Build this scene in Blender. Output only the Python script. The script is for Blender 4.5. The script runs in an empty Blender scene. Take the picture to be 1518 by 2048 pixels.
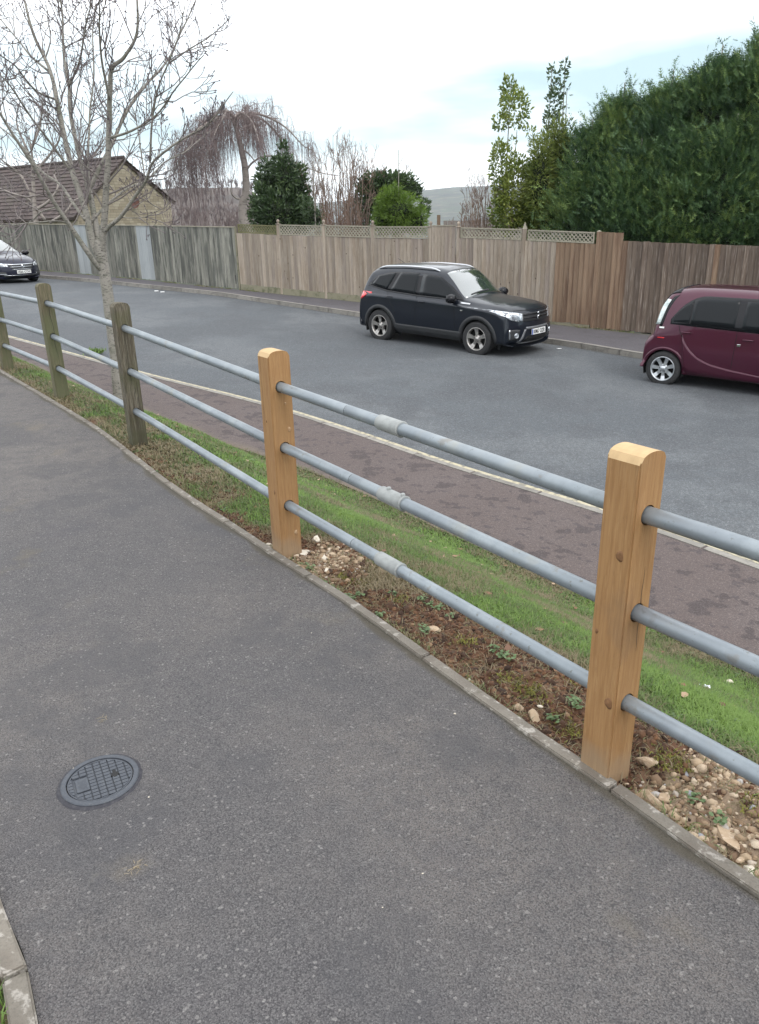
import bpy, bmesh, math, random
import numpy as np
from mathutils import Vector, Matrix
from mathutils.bvhtree import BVHTree
S = bpy.context.scene
COL = S.collection
R = math.radians
# ------------------------------------------------------------------ camera
FOC = 1530.0; CX, CY = 759.0, 1024.0; EYE = 1.6
_d = np.array([99., 4038., FOC]); _up = -_d/np.linalg.norm(_d)
_f = np.array([0, 0, 1.]); _F = _f-_f.dot(_up)*_up; _F /= np.linalg.norm(_F)
_X = np.cross(_up, _F)
if _X[0] < 0: _X = -_X
M3 = np.array([_X, _F, _up])
cam_d = bpy.data.cameras.new('camera'); cam = bpy.data.objects.new('camera', cam_d); COL.objects.link(cam)
cr, cu, cb = M3[:, 0], -M3[:, 1], -M3[:, 2]
cam.matrix_world = Matrix(((cr[0], cu[0], cb[0], 0), (cr[1], cu[1], cb[1], 0), (cr[2], cu[2], cb[2], EYE), (0, 0, 0, 1)))
cam_d.sensor_fit = 'HORIZONTAL'; cam_d.sensor_width = 36; cam_d.lens = FOC/1518*36
cam_d.clip_start = .05; cam_d.clip_end = 12000
S.camera = cam
# ------------------------------------------------------------------ world, sun, exposure
W = bpy.data.worlds.new('World'); S.world = W; W.use_nodes = True
nt = W.node_tree; nt.nodes.clear(); N = nt.nodes.new; L = nt.links.new
SUN_EL, SUN_AZ = 48, 150       # azimuth measured clockwise from +Y
wo = N('ShaderNodeOutputWorld'); bg = N('ShaderNodeBackground'); bg.inputs['Strength'].default_value = .1
sky = N('ShaderNodeTexSky'); sky.sky_type = 'NISHITA'; sky.sun_disc = False
sky.sun_elevation = R(SUN_EL); sky.sun_rotation = R(SUN_AZ); sky.altitude = 100; sky.air_density = 1.0; sky.dust_density = 1.5
tc = N('ShaderNodeTexCoord'); mp = N('ShaderNodeMapping'); mp.inputs['Scale'].default_value = (1.0, 1.0, 5.)
mp.inputs['Location'].default_value = (0.35, 0.1, 0.05)
nz = N('ShaderNodeTexNoise'); nz.inputs['Scale'].default_value = 1.9; nz.inputs['Detail'].default_value = 5; nz.inputs['Roughness'].default_value = .5
rp = N('ShaderNodeValToRGB'); rp.color_ramp.elements[0].position = .38; rp.color_ramp.elements[1].position = .60
sx = N('ShaderNodeSeparateXYZ'); L(tc.outputs['Generated'], sx.inputs[0])
bd = N('ShaderNodeValToRGB'); e = bd.color_ramp.elements       # thin gap in the overcast low in the sky, over elevation
e[0].position = .0; e[0].color = (.12, .12, .12, 1); e[1].position = .045; e[1].color = (.22, .22, .22, 1)
for p_, v_ in ((.085, .95), (.15, .9), (.22, .0), (1., 0)): q_ = e.new(p_); q_.color = (v_, v_, v_, 1)
sm = N('ShaderNodeMapRange'); sm.inputs['From Min'].default_value = 0; sm.inputs['From Max'].default_value = 1
L(sx.outputs['Z'], bd.inputs[0])
iv = N('ShaderNodeMath'); iv.operation = 'SUBTRACT'; iv.inputs[0].default_value = 1.42; ml = N('ShaderNodeMath'); ml.operation = 'MULTIPLY'; ml.use_clamp = True
cl = N('ShaderNodeMixRGB'); cl.inputs['Color1'].default_value = (12.6, 12.9, 13.2, 1); cl.inputs['Color2'].default_value = (3.9, 5.2, 5.6, 1)
c2 = N('ShaderNodeMixRGB'); c2.inputs['Fac'].default_value = .15
L(tc.outputs['Generated'], mp.inputs['Vector']); L(mp.outputs[0], nz.inputs['Vector']); L(nz.outputs['Fac'], rp.inputs[0]); L(rp.outputs[0], iv.inputs[1]); L(iv.outputs[0], ml.inputs[0]); L(bd.outputs[0], ml.inputs[1])
L(ml.outputs[0], cl.inputs['Fac']); L(cl.outputs[0], c2.inputs['Color1']); L(sky.outputs[0], c2.inputs['Color2']); L(c2.outputs[0], bg.inputs['Color']); L(bg.outputs[0], wo.inputs[0])
sd = bpy.data.lights.new('sun', 'SUN'); sd.energy = .6; sd.angle = R(25); sd.color = (1, .97, .93)
sun = bpy.data.objects.new('sun', sd); COL.objects.link(sun)
az = R(SUN_AZ); sv = Vector((math.sin(az)*math.cos(R(SUN_EL)), math.cos(az)*math.cos(R(SUN_EL)), math.sin(R(SUN_EL))))
sun.rotation_euler = sv.to_track_quat('Z', 'Y').to_euler()
S.view_settings.view_transform = 'Standard'; S.view_settings.look = 'None'; S.view_settings.gamma = 1
S.view_settings.exposure = 0.9; S.view_settings.use_curve_mapping = False
S.render.engine = 'CYCLES'
# ------------------------------------------------------------------ helpers
rnd = random.Random(7); rng = np.random.default_rng(11)
def ray(px, py): return M3 @ np.array([px-CX, py-CY, FOC])
def atY(px, py, Y):
    r = ray(px, py); p = r*Y/r[1]; return np.array([p[0], p[1], p[2]+EYE])
def proj(p):
    c = M3.T @ (np.array(p, float)-np.array([0, 0, EYE])); return c[0]/c[2]*FOC+CX, c[1]/c[2]*FOC+CY
def tag(o, label=None, cat=None, group=None, kind=None):
    if label: o['label'] = label
    if cat: o['category'] = cat
    if group: o['group'] = group
    if kind: o['kind'] = kind
    return o
def empty(name, loc=(0, 0, 0), rz=0, parent=None):
    o = bpy.data.objects.new(name, None); COL.objects.link(o); o.location = loc; o.rotation_euler = (0, 0, rz); o.empty_display_size = .2
    if parent: o.parent = parent
    return o
def link(name, me, mat=None, parent=None, loc=None):
    o = bpy.data.objects.new(name, me); COL.objects.link(o)
    if mat is not None and len(me.materials) == 0: me.materials.append(mat)
    if parent is not None: o.parent = parent
    if loc is not None: o.location = loc
    return o
def mesh_np(name, V, F, smooth=False, tint=None):
    V = np.asarray(V, np.float32); F = np.asarray(F, np.int32); k = F.shape[1]
    me = bpy.data.meshes.new(name); me.vertices.add(len(V)); me.vertices.foreach_set('co', V.ravel())
    me.loops.add(F.size); me.loops.foreach_set('vertex_index', F.ravel())
    me.polygons.add(len(F)); me.polygons.foreach_set('loop_start', np.arange(0, F.size, k, dtype=np.int32))
    if smooth: me.polygons.foreach_set('use_smooth', np.ones(len(F), bool))
    if tint is not None:
        a = me.attributes.new('tint', 'FLOAT', 'POINT'); a.data.foreach_set('value', np.asarray(tint, np.float32).ravel())
    me.update(calc_edges=True); return me
class MB:
    def __init__(s): s.v = []; s.f = []; s.t = []
    def add(s, V, F, t=0.):
        n = len(s.v); s.v += [tuple(map(float, p)) for p in V]; s.f += [tuple(int(i)+n for i in f) for f in F]; s.t += [t]*len(V)
    def box(s, c, d, ax=None, t=0.):
        c = Vector(c); dx, dy, dz = [q/2 for q in d]
        P = [Vector((sx*dx, sy*dy, sz*dz)) for sz in (-1, 1) for sy in (-1, 1) for sx in (-1, 1)]
        if ax is not None: P = [ax @ p for p in P]
        s.add([c+p for p in P], [(0, 2, 3, 1), (4, 5, 7, 6), (0, 1, 5, 4), (2, 6, 7, 3), (0, 4, 6, 2), (1, 3, 7, 5)], t)
    def tube(s, pts, rad, n=8, cap=True, t=0.):
        pts = np.asarray(pts, float); k = len(pts); rad = np.broadcast_to(rad, (k,))
        V, F = tube_arr(pts, rad, n); s.add(V, F, t)
        if cap:
            m = len(s.v)-k*n; s.f.append(tuple(m+i for i in range(n))[::-1]); s.f.append(tuple(m+(k-1)*n+i for i in range(n)))
    def lathe(s, prof, axis='z', n=32, c=(0, 0, 0), t=0.):
        V = []; F = []; k = len(prof)
        for i in range(n):
            a = 2*math.pi*i/n; ca, sa = math.cos(a), math.sin(a)
            for r, h in prof:
                p = (r*ca, r*sa, h) if axis == 'z' else (r*ca, h, r*sa)
                V.append((p[0]+c[0], p[1]+c[1], p[2]+c[2]))
        for i in range(n):
            j = (i+1) % n
            for q in range(k-1): F.append((i*k+q, j*k+q, j*k+q+1, i*k+q+1))
        s.add(V, F, t)
    def mesh(s, name, smooth=False, tint=False):
        me = bpy.data.meshes.new(name); me.from_pydata(s.v, [], s.f)
        if smooth: me.polygons.foreach_set('use_smooth', [True]*len(me.polygons))
        if tint:
            a = me.attributes.new('tint', 'FLOAT', 'POINT'); a.data.foreach_set('value', s.t)
        me.update(); return me
    def build(s, name, mat=None, parent=None, smooth=False, tint=False, bevel=0, loc=None):
        me = s.mesh(name, smooth, tint)
        if bevel:
            bm = bmesh.new(); bm.from_mesh(me)
            bmesh.ops.bevel(bm, geom=list(bm.edges), offset=bevel, segments=1, affect='EDGES'); bm.to_mesh(me); bm.free()
        return link(name, me, mat, parent, loc)
def tube_arr(pts, rad, n):
    k = len(pts); T = np.gradient(pts, axis=0); T /= np.maximum(np.linalg.norm(T, axis=1, keepdims=True), 1e-9)
    ref = np.array([0, 0, 1.]) if abs(T[:, 2]).mean() < .8 else np.array([1., 0, 0])
    A = np.cross(T, ref); A /= np.maximum(np.linalg.norm(A, axis=1, keepdims=True), 1e-9); B = np.cross(T, A)
    a = np.arange(n)*2*math.pi/n
    V = pts[:, None, :]+rad[:, None, None]*(A[:, None, :]*np.cos(a)[None, :, None]+B[:, None, :]*np.sin(a)[None, :, None])
    i = np.arange(k-1)[:, None]*n; j = np.arange(n)[None, :]; j2 = (j+1) % n
    F = np.stack([i+j, i+j2, i+n+j2, i+n+j], -1).reshape(-1, 4)
    return V.reshape(-1, 3), F
def tubes_mesh(name, items, smooth=True):
    """items: (pts, rad, n, tint)"""
    Vs, Fs, Ts, o = [], [], [], 0
    for pts, rad, n, t in items:
        V, F = tube_arr(np.asarray(pts, float), np.broadcast_to(rad, (len(pts),)).astype(float), n)
        Vs.append(V); Fs.append(F+o); Ts.append(np.full(len(V), t)); o += len(V)
    return mesh_np(name, np.concatenate(Vs), np.concatenate(Fs), smooth, np.concatenate(Ts))
def catmull(P, m=6):
    P = np.asarray(P, float); Q = np.vstack([2*P[0]-P[1], P, 2*P[-1]-P[-2]]); out = []
    for i in range(1, len(Q)-2):
        for u in np.arange(m)/m:
            a, b, c, d = Q[i-1], Q[i], Q[i+1], Q[i+2]
            out.append(.5*((2*b)+(-a+c)*u+(2*a-5*b+4*c-d)*u*u+(-a+3*b-3*c+d)*u**3))
    out.append(P[-1]); return np.array(out)
def resample(P, n):
    P = np.asarray(P, float); d = np.r_[0, np.cumsum(np.linalg.norm(np.diff(P, axis=0), axis=1))]
    s = np.linspace(0, d[-1], n); return np.stack([np.interp(s, d, P[:, i]) for i in range(P.shape[1])], 1)
# value noise in numpy
_perm = np.random.default_rng(3).random((64, 64, 64)).astype(np.float32)
def vnoise(p, sc=1., oct=3):
    p = np.asarray(p, float)*sc; out = 0; amp = 1; tot = 0
    if p.shape[-1] == 2: p = np.concatenate([p, np.zeros(p.shape[:-1]+(1,))], -1)
    for o in range(oct):
        i = np.floor(p).astype(int); f = p-i; f = f*f*(3-2*f); v = 0
        for dx in (0, 1):
            for dy in (0, 1):
                for dz in (0, 1):
                    w = (f[..., 0] if dx else 1-f[..., 0])*(f[..., 1] if dy else 1-f[..., 1])*(f[..., 2] if dz else 1-f[..., 2])
                    v = v+w*_perm[(i[..., 0]+dx) & 63, (i[..., 1]+dy) & 63, (i[..., 2]+dz) & 63]
        out = out+amp*v; tot += amp; amp *= .5; p = p*2.03+17.3
    return out/tot
# ------------------------------------------------------------------ materials
def C4(c): return (c[0], c[1], c[2], 1)
def mat(name, base, rough=.6, metal=0., spec=.5, coat=0., layers=(), bump=(), alpha=None, rvar=0., hvar=0., tint=None, trans=0., sub=0, coatr=.05, ior=1.5):
    m = bpy.data.materials.new(name); m.use_nodes = True; t = m.node_tree; n = t.nodes.new; l = t.links.new
    b = t.nodes['Principled BSDF']; b.inputs['Roughness'].default_value = rough; b.inputs['Metallic'].default_value = metal
    b.inputs['Specular IOR Level'].default_value = spec; b.inputs['Coat Weight'].default_value = coat; b.inputs['Coat Roughness'].default_value = coatr
    b.inputs['Transmission Weight'].default_value = trans; b.inputs['IOR'].default_value = ior
    tcn = n('ShaderNodeTexCoord'); oi = n('ShaderNodeObjectInfo')
    va = n('ShaderNodeVectorMath'); va.operation = 'MULTIPLY_ADD'; va.inputs[1].default_value = (1, 1, 1)
    l(tcn.outputs['Object'], va.inputs[0])
    if hvar:
        cmb = n('ShaderNodeVectorMath'); cmb.operation = 'SCALE'; cmb.inputs[0].default_value = (37., 23., 51.); l(oi.outputs['Random'], cmb.inputs['Scale']); l(cmb.outputs[0], va.inputs[2])
    else: va.inputs[2].default_value = (0, 0, 0)
    vec = va.outputs[0]
    def tex(kind, sc, scv, det):
        mp_ = n('ShaderNodeMapping'); mp_.inputs['Scale'].default_value = scv; l(vec, mp_.inputs['Vector'])
        if kind.startswith('vor'):
            x = n('ShaderNodeTexVoronoi'); x.inputs['Scale'].default_value = sc
            if kind == 'vore': x.feature = 'DISTANCE_TO_EDGE'
            l(mp_.outputs[0], x.inputs['Vector'])
            if kind == 'vorc':
                s_ = n('ShaderNodeSeparateColor'); l(x.outputs['Color'], s_.inputs[0]); return s_.outputs[0]
            return x.outputs['Distance']
        if kind == 'objz':
            s_ = n('ShaderNodeSeparateXYZ'); l(tcn.outputs['Object'], s_.inputs[0]); nn_ = n('ShaderNodeTexNoise'); nn_.inputs['Scale'].default_value = sc; l(vec, nn_.inputs['Vector']); ad = n('ShaderNodeMath'); ad.operation = 'MULTIPLY_ADD'; ad.inputs[1].default_value = det; l(nn_.outputs['Fac'], ad.inputs[0]); l(s_.outputs['Z'], ad.inputs[2]); return ad.outputs[0]
        if kind == 'wave':
            x = n('ShaderNodeTexWave'); x.inputs['Scale'].default_value = sc; x.inputs['Distortion'].default_value = det; x.inputs['Detail'].default_value = 3; x.inputs['Detail Scale'].default_value = 1.2
            l(mp_.outputs[0], x.inputs['Vector']); return x.outputs['Fac']
        x = n('ShaderNodeTexNoise'); x.inputs['Scale'].default_value = sc; x.inputs['Detail'].default_value = det; x.inputs['Roughness'].default_value = .6
        l(mp_.outputs[0], x.inputs['Vector']); return x.outputs['Fac']
    cur = None
    if tint:
        at = n('ShaderNodeAttribute'); at.attribute_name = 'tint'; rr = n('ShaderNodeValToRGB'); l(at.outputs['Fac'], rr.inputs[0])
        e = rr.color_ramp.elements
        for i, (pos, c) in enumerate(tint):
            if i < 2: e[i].position = pos; e[i].color = C4(c)
            else: q = e.new(pos); q.color = C4(c)
        cur = rr.outputs[0]
    else:
        rgb = n('ShaderNodeRGB'); rgb.outputs[0].default_value = C4(base); cur = rgb.outputs[0]
    for ly in layers:
        kind, sc, scv, det, lo, hi, col, amt = ly
        if kind == 'attr':
            at = n('ShaderNodeAttribute'); at.attribute_name = sc; f = at.outputs['Fac']
        else: f = tex(kind, sc, scv, det)
        mr = n('ShaderNodeMapRange'); mr.inputs['From Min'].default_value = lo; mr.inputs['From Max'].default_value = hi; mr.inputs['To Max'].default_value = amt
        mr.interpolation_type = 'SMOOTHSTEP'; l(f, mr.inputs['Value'])
        mx = n('ShaderNodeMixRGB'); mx.inputs['Color2'].default_value = C4(col); l(mr.outputs[0], mx.inputs['Fac']); l(cur, mx.inputs['Color1']); cur = mx.outputs[0]
    if rvar:
        hs = n('ShaderNodeHueSaturation'); mr = n('ShaderNodeMapRange'); mr.inputs['To Min'].default_value = 1-rvar; mr.inputs['To Max'].default_value = 1+rvar
        l(oi.outputs['Random'], mr.inputs['Value']); l(mr.outputs[0], hs.inputs['Value']); l(cur, hs.inputs['Color']); cur = hs.outputs[0]
    l(cur, b.inputs['Base Color'])
    nrm = None
    for kind, sc, scv, det, strg, dist in bump:
        f = tex(kind, sc, scv, det); bp = n('ShaderNodeBump'); bp.inputs['Strength'].default_value = strg; bp.inputs['Distance'].default_value = dist
        l(f, bp.inputs['Height'])
        if nrm: l(nrm, bp.inputs['Normal'])
        nrm = bp.outputs[0]
    if nrm: l(nrm, b.inputs['Normal'])
    if sub:
        tr = n('ShaderNodeBsdfTranslucent'); l(cur, tr.inputs['Color']); mxs = n('ShaderNodeMixShader'); mxs.inputs[0].default_value = sub
        l(b.outputs[0], mxs.inputs[1]); l(tr.outputs[0], mxs.inputs[2]); l(mxs.outputs[0], t.nodes['Material Output'].inputs['Surface'])
    return m
I3 = (1, 1, 1)
M = {}
M['black'] = mat('black_gap', (.012, .012, .012), .8)
HAZE = 1
# ------------------------------------------------------------------ ground heights
_W = [-90, -60, -45, -34, -20.2, -12, -10, -5.6, 0, 6, 20]; _H = [1.9, 1.75, 1.7, 1.67, 1.95, 2.42, 2.5, 2.68, 2.8, 2.9, 3.2]
_ws = np.linspace(-90, 20, 441); _hs = np.interp(_ws, _W, _H); _k = np.exp(-np.linspace(-2, 2, 13)**2); _k /= _k.sum()
_hs = np.convolve(np.pad(_hs, 6, mode='edge'), _k, 'valid')
def zroad(x, y): return EYE-np.interp((np.asarray(x)-np.asarray(y))*.7071, _ws, _hs)
def sstep(t): t = np.clip(t, 0, 1); return t*t*(3-2*t)
def zpath(x, y): return .1*sstep((np.asarray(y)-4.6)/3.)
def solve(px, py, zf, off=0.):
    z = -.8
    r = ray(px, py)
    for i in range(80):
        t = (z-EYE)/r[2]; x, y = r[0]*t, r[1]*t; z = .5*z+.5*float(zf(x, y)+off)
    return np.array([x, y])
FENCE = catmull([(-26, 42.5), (-20, 38.3), (-14.2, 34), (-7.93, 28.32), (-4.18, 24.64), (.2, 21.9), (4.38, 18.74), (5.34, 18.0), (9, 15.2), (16, 9.6)], 8)
KFAR = catmull([(-25.5, 39.3), (-19.2, 35.4), (-12.97, 31.14), (-9.81, 28.62), (-7.35, 26.3), (-3.93, 23.18), (-.38, 20.21), (3.76, 16.65), (5.23, 15.04), (9, 11), (13, 6.5)], 8)
KNEAR = catmull([(-20, 27.4), (-14, 22), (-8.09, 16.85), (-4.25, 13.54), (-1.76, 11.38), (-.37, 9.93), (.83, 8.53), (2.22, 6.97), (3.14, 5.75), (4.9, 3.2), (7, 0), (8, -1.8)], 8)
PBACK = catmull([(-19, 25.6), (-13, 20.2), (-6.74, 14.37), (-5.06, 12.63), (-4.01, 11.5), (-3.22, 10.62), (-2.2, 9.55), (-.97, 8.45), (-.2, 7.6), (.5, 6.65), (1.62, 5.17), (2.46, 4.0), (4.0, 1.7), (6, -1.5)], 8)
_e = [(0, 745), (100, 805), (200, 868), (350, 985), (460, 1057), (560, 1125), (700, 1215), (850, 1325), (1050, 1470), (1250, 1605), (1380, 1700), (1518, 1800)]
EDGE = catmull([(-12, 19.5), (-8, 13.9)]+[tuple(solve(a, b, zpath)) for a, b in _e]+[(1.35, .85), (1.95, -.3), (2.7, -1.7)], 6)
LEFT = catmull([(-15.5, 16.5), (-9.8, 11.9), (-6.0, 8.1), (-3.6, 5.0), (-1.9, 2.8), (-1.07, 1.59), (-.95, 1.43), (-.81, 1.24), (-.45, .6), (.1, -.4), (.8, -1.7)], 8)
def arclen(P): return np.r_[0, np.cumsum(np.linalg.norm(np.diff(P, axis=0), axis=1))]
def at_s(P, s):
    d = arclen(P); s = np.atleast_1d(s)
    p = np.stack([np.interp(s, d, P[:, 0]), np.interp(s, d, P[:, 1])], 1)
    e = .15; a = np.stack([np.interp(s-e, d, P[:, 0]), np.interp(s-e, d, P[:, 1])], 1); b = np.stack([np.interp(s+e, d, P[:, 0]), np.interp(s+e, d, P[:, 1])], 1)
    t = b-a; t /= np.maximum(np.linalg.norm(t, axis=1, keepdims=True), 1e-6); return p, t
def nearest_map(A, B):
    """for each B sample the (monotone) matching arc position on A"""
    Ad = resample(A, 1500); da = arclen(Ad); out = []
    for b in B:
        i = np.argmin(((Ad-b)**2).sum(1)); out.append(da[i])
    return np.maximum.accumulate(np.array(out))
def ruled(A, B, nb, m, zf, tp=1.):
    """grid between polyline B (nb samples) and its nearest points on A; t=0 at A"""
    Bs = resample(B, nb); sA = nearest_map(A, Bs); k = np.ones(9)/9; sA = np.convolve(np.pad(sA, 4, mode='edge'), k, 'valid')
    As, _ = at_s(A, sA); t = np.linspace(0, 1, m+1)**tp
    P = As[:, None, :]*(1-t)[None, :, None]+Bs[:, None, :]*t[None, :, None]
    Z = zf(P[..., 0], P[..., 1], np.broadcast_to(t, P.shape[:2]))
    V = np.concatenate([P, Z[..., None]], -1); i = np.arange(nb-1)[:, None]*(m+1); j = np.arange(m)[None, :]
    F = np.stack([i+j, i+m+1+j, i+m+2+j, i+j+1], -1).reshape(-1, 4)
    return V.reshape(-1, 3), F, V
def fixup(F, V):
    a, b, c = V[F[0][0]], V[F[0][1]], V[F[0][2]]
    return F if np.cross(np.array(b)-a, np.array(c)-a)[2] > 0 else F[:, ::-1]
PAVH = .03; FARH = .1
# ------------------------------------------------------------------ ground materials
M['path'] = mat('path_asphalt', (.1, .0925, .093), .85, layers=[
    ('noise', .45, I3, 4, .40, .62, (.172, .15, .135), .85), ('noise', 12, I3, 5, .4, .7, (.07, .066, .07), .5), ('noise', .9, (1, 1, 1), 3, .55, .75, (.065, .062, .075), .6),
    ('vorc', 240, I3, 0, .35, 1., (.18, .172, .167), .6), ('vorc', 300, I3, 0, .5, 0., (.04, .039, .041), .55), ('vor', 240, I3, 0, .5, .8, (.028, .027, .029), .7), ('noise', 1.4, I3, 4, .5, .62, (.06, .059, .064), .45),
    ('vorc', 150, I3, 0, .975, .99, (.36, .34, .32), .35), ('noise', 2.3, I3, 5, .6, .74, (.15, .125, .09), .4), ('noise', 5.5, I3, 5, .68, .76, (.16, .15, .13), .4), ('attr', 'tint', 0, 0, .25, .9, (.07, .058, .036), .75)],
    bump=[('vor', 240, I3, 0, 1., .004), ('noise', 260, I3, 2, .5, .003), ('noise', 2.5, I3, 4, .3, .02)])
M['road'] = mat('road_asphalt', (.1, .115, .128), .8, layers=[
    ('noise', .35, (1, 1, 1), 5, .42, .6, (.17, .184, .193), .85), ('noise', 1.6, I3, 5, .5, .72, (.07, .073, .08), .55),
    ('noise', .22, (1, 1, 1), 4, .49, .58, (.07, .08, .09), .8), ('noise', .9, (1, 1, 1), 6, .53, .6, (.082, .09, .1), .6), ('noise', 18, I3, 4, .45, .7, (.07, .075, .082), .5), ('noise', 7, I3, 4, .5, .72, (.13, .135, .14), .4),
    ('attr', 'tint', 0, 0, .2, 1., (.06, .055, .048), .75), ('vorc', 60, I3, 0, .5, 1., (.21, .215, .22), .5), ('vorc', 110, I3, 0, 0, .45, (.04, .042, .046), .6)],
    bump=[('vor', 90, I3, 0, .8, .006), ('noise', 2, I3, 4, .2, .03)])
M['pave'] = mat('red_tarmac', (.13, .098, .088), .88, layers=[
    ('noise', .8, I3, 4, .45, .7, (.15, .12, .112), .7), ('noise', 3.6, (1, 1, 1), 3, .57, .61, (.055, .041, .04), .9), ('noise', 8.5, (1, 1, 1), 2, .6, .64, (.06, .047, .049), .8),
    ('vorc', 120, I3, 0, .5, 1., (.19, .16, .15), .5), ('vorc', 140, I3, 0, 0, .45, (.045, .035, .035), .55),
    ('attr', 'tint', 0, 0, .5, 1., (.15, .12, .09), .8)], bump=[('vor', 120, I3, 0, .7, .005), ('noise', 9, I3, 5, .3, .01)])
M['pave2'] = mat('dark_tarmac', (.075, .068, .075), .85, layers=[
    ('noise', .8, I3, 4, .45, .7, (.1, .092, .098), .7), ('noise', 3, I3, 4, .5, .7, (.055, .048, .05), .5), ('vorc', 90, I3, 0, .5, 1., (.15, .14, .145), .4),
    ('attr', 'tint', 0, 0, .5, 1., (.085, .085, .05), .8)], bump=[('vor', 90, I3, 0, .7, .005)])
M['soil'] = mat('soil', (.105, .048, .023), .95, layers=[
    ('attr', 'green', 0, 0, .2, .8, (.045, .068, .018), 1.), ('noise', 14, I3, 6, .45, .7, (.17, .115, .07), .6), ('noise', 30, I3, 4, .5, .65, (.045, .028, .018), .8),
    ('noise', 5, I3, 4, .52, .68, (.07, .075, .02), .6), ('attr', 'stony', 0, 0, .3, .8, (.25, .185, .125), .8)], bump=[('noise', 45, I3, 6, 1., .012), ('vor', 80, I3, 0, .5, .006)])
M['field'] = mat('far_ground', (.05, .062, .042), .95, layers=[
    ('noise', .004, I3, 6, .4, .6, (.075, .085, .055), .8), ('vorc', .006, (1, 1.6, 1), 0, .4, .6, (.045, .065, .035), .7),
    ('noise', .012, I3, 8, .5, .58, (.022, .026, .026), .9), ('attr', 'wood', 0, 0, .3, .7, (.1, .078, .068), .95), ('noise', .045, (1, 1, .3), 6, .5, .56, (.05, .04, .035), .75), ('noise', .02, (1, 1, 1), 5, .56, .62, (.13, .12, .08), .6)])
M['kerb'] = mat('kerb_concrete', (.23, .215, .19), .85, rvar=.15, hvar=1, layers=[('noise', 6, I3, 5, .45, .7, (.12, .11, .1), .7), ('noise', 25, I3, 4, .5, .7, (.3, .28, .25), .5)], bump=[('noise', 60, I3, 4, .5, .004)])
M['edging'] = mat('edging_concrete', (.175, .155, .128), .85, rvar=.12, hvar=1, layers=[
    ('noise', 5, I3, 5, .42, .68, (.125, .105, .085), .8), ('noise', 22, I3, 5, .56, .64, (.4, .37, .33), .65), ('noise', 9, I3, 5, .58, .7, (.075, .07, .045), .7), ('noise', 140, I3, 3, .45, .7, (.1, .09, .075), .5)],
    bump=[('noise', 90, I3, 5, .7, .004), ('noise', 18, I3, 4, .6, .008)])
M['yellow'] = mat('worn_yellow_paint', (.42, .375, .255), .8, layers=[('noise', 14, I3, 6, .45, .62, (.16, .15, .13), .85), ('noise', 3, I3, 4, .5, .7, (.42, .38, .28), .7)])
# ------------------------------------------------------------------ surfaces
def zr(x, y, t): return zroad(x, y)
V, F, _ = ruled(KFAR, KNEAR, 300, 40, lambda x, y, t: zroad(x, y)+.05*np.sin(np.pi*t), 1.5)
tt = np.broadcast_to(np.linspace(0, 1, 41)**1.5, (300, 41)).ravel(); tt = np.clip(1-tt/.035+1.2*(vnoise(V[:, :2], 1.3, 4)-.5), 0, 1)
tag(link('road', mesh_np('road', V, fixup(F, V), True, tt), M['road']), kind='structure')
V, F, G = ruled(PBACK, KNEAR, 240, 12, lambda x, y, t: zroad(x, y)+PAVH)
tt = np.broadcast_to(1-np.linspace(0, 1, 13), (240, 13)).ravel(); tt = np.clip((tt-.72)/.28+.5*(vnoise(V[:, :2], 2.)-.5), 0, 1)
tag(link('near_pavement', mesh_np('near_pavement', V, fixup(F, V), True, tt), M['pave']), kind='structure')
V, F, G = ruled(FENCE, KFAR, 220, 10, lambda x, y, t: zroad(x, y)+FARH)
tt = np.broadcast_to(1-np.linspace(0, 1, 11), (220, 11)).ravel(); tt = np.clip((tt-.7)/.3+.6*(vnoise(V[:, :2], 1.5)-.5), 0, 1)
tag(link('far_pavement', mesh_np('far_pavement', V, fixup(F, V), True, tt), M['pave2']), kind='structure')
V, F, G = ruled(EDGE, LEFT, 500, 44, lambda x, y, t: zpath(x, y)+.006*np.sin(x*2+y), 2.)
tt = np.broadcast_to(np.linspace(0, 1, 45)**2, (500, 45)).ravel(); tt = np.clip(1-tt/.035+1.7*(vnoise(V[:, :2], 5., 4)-.5), 0, 1)
CVR = (-.885, 1.93, .128)
tag(link('footpath', mesh_np('footpath', V, fixup(F, V), True, tt), M['path']), kind='structure')
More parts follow.
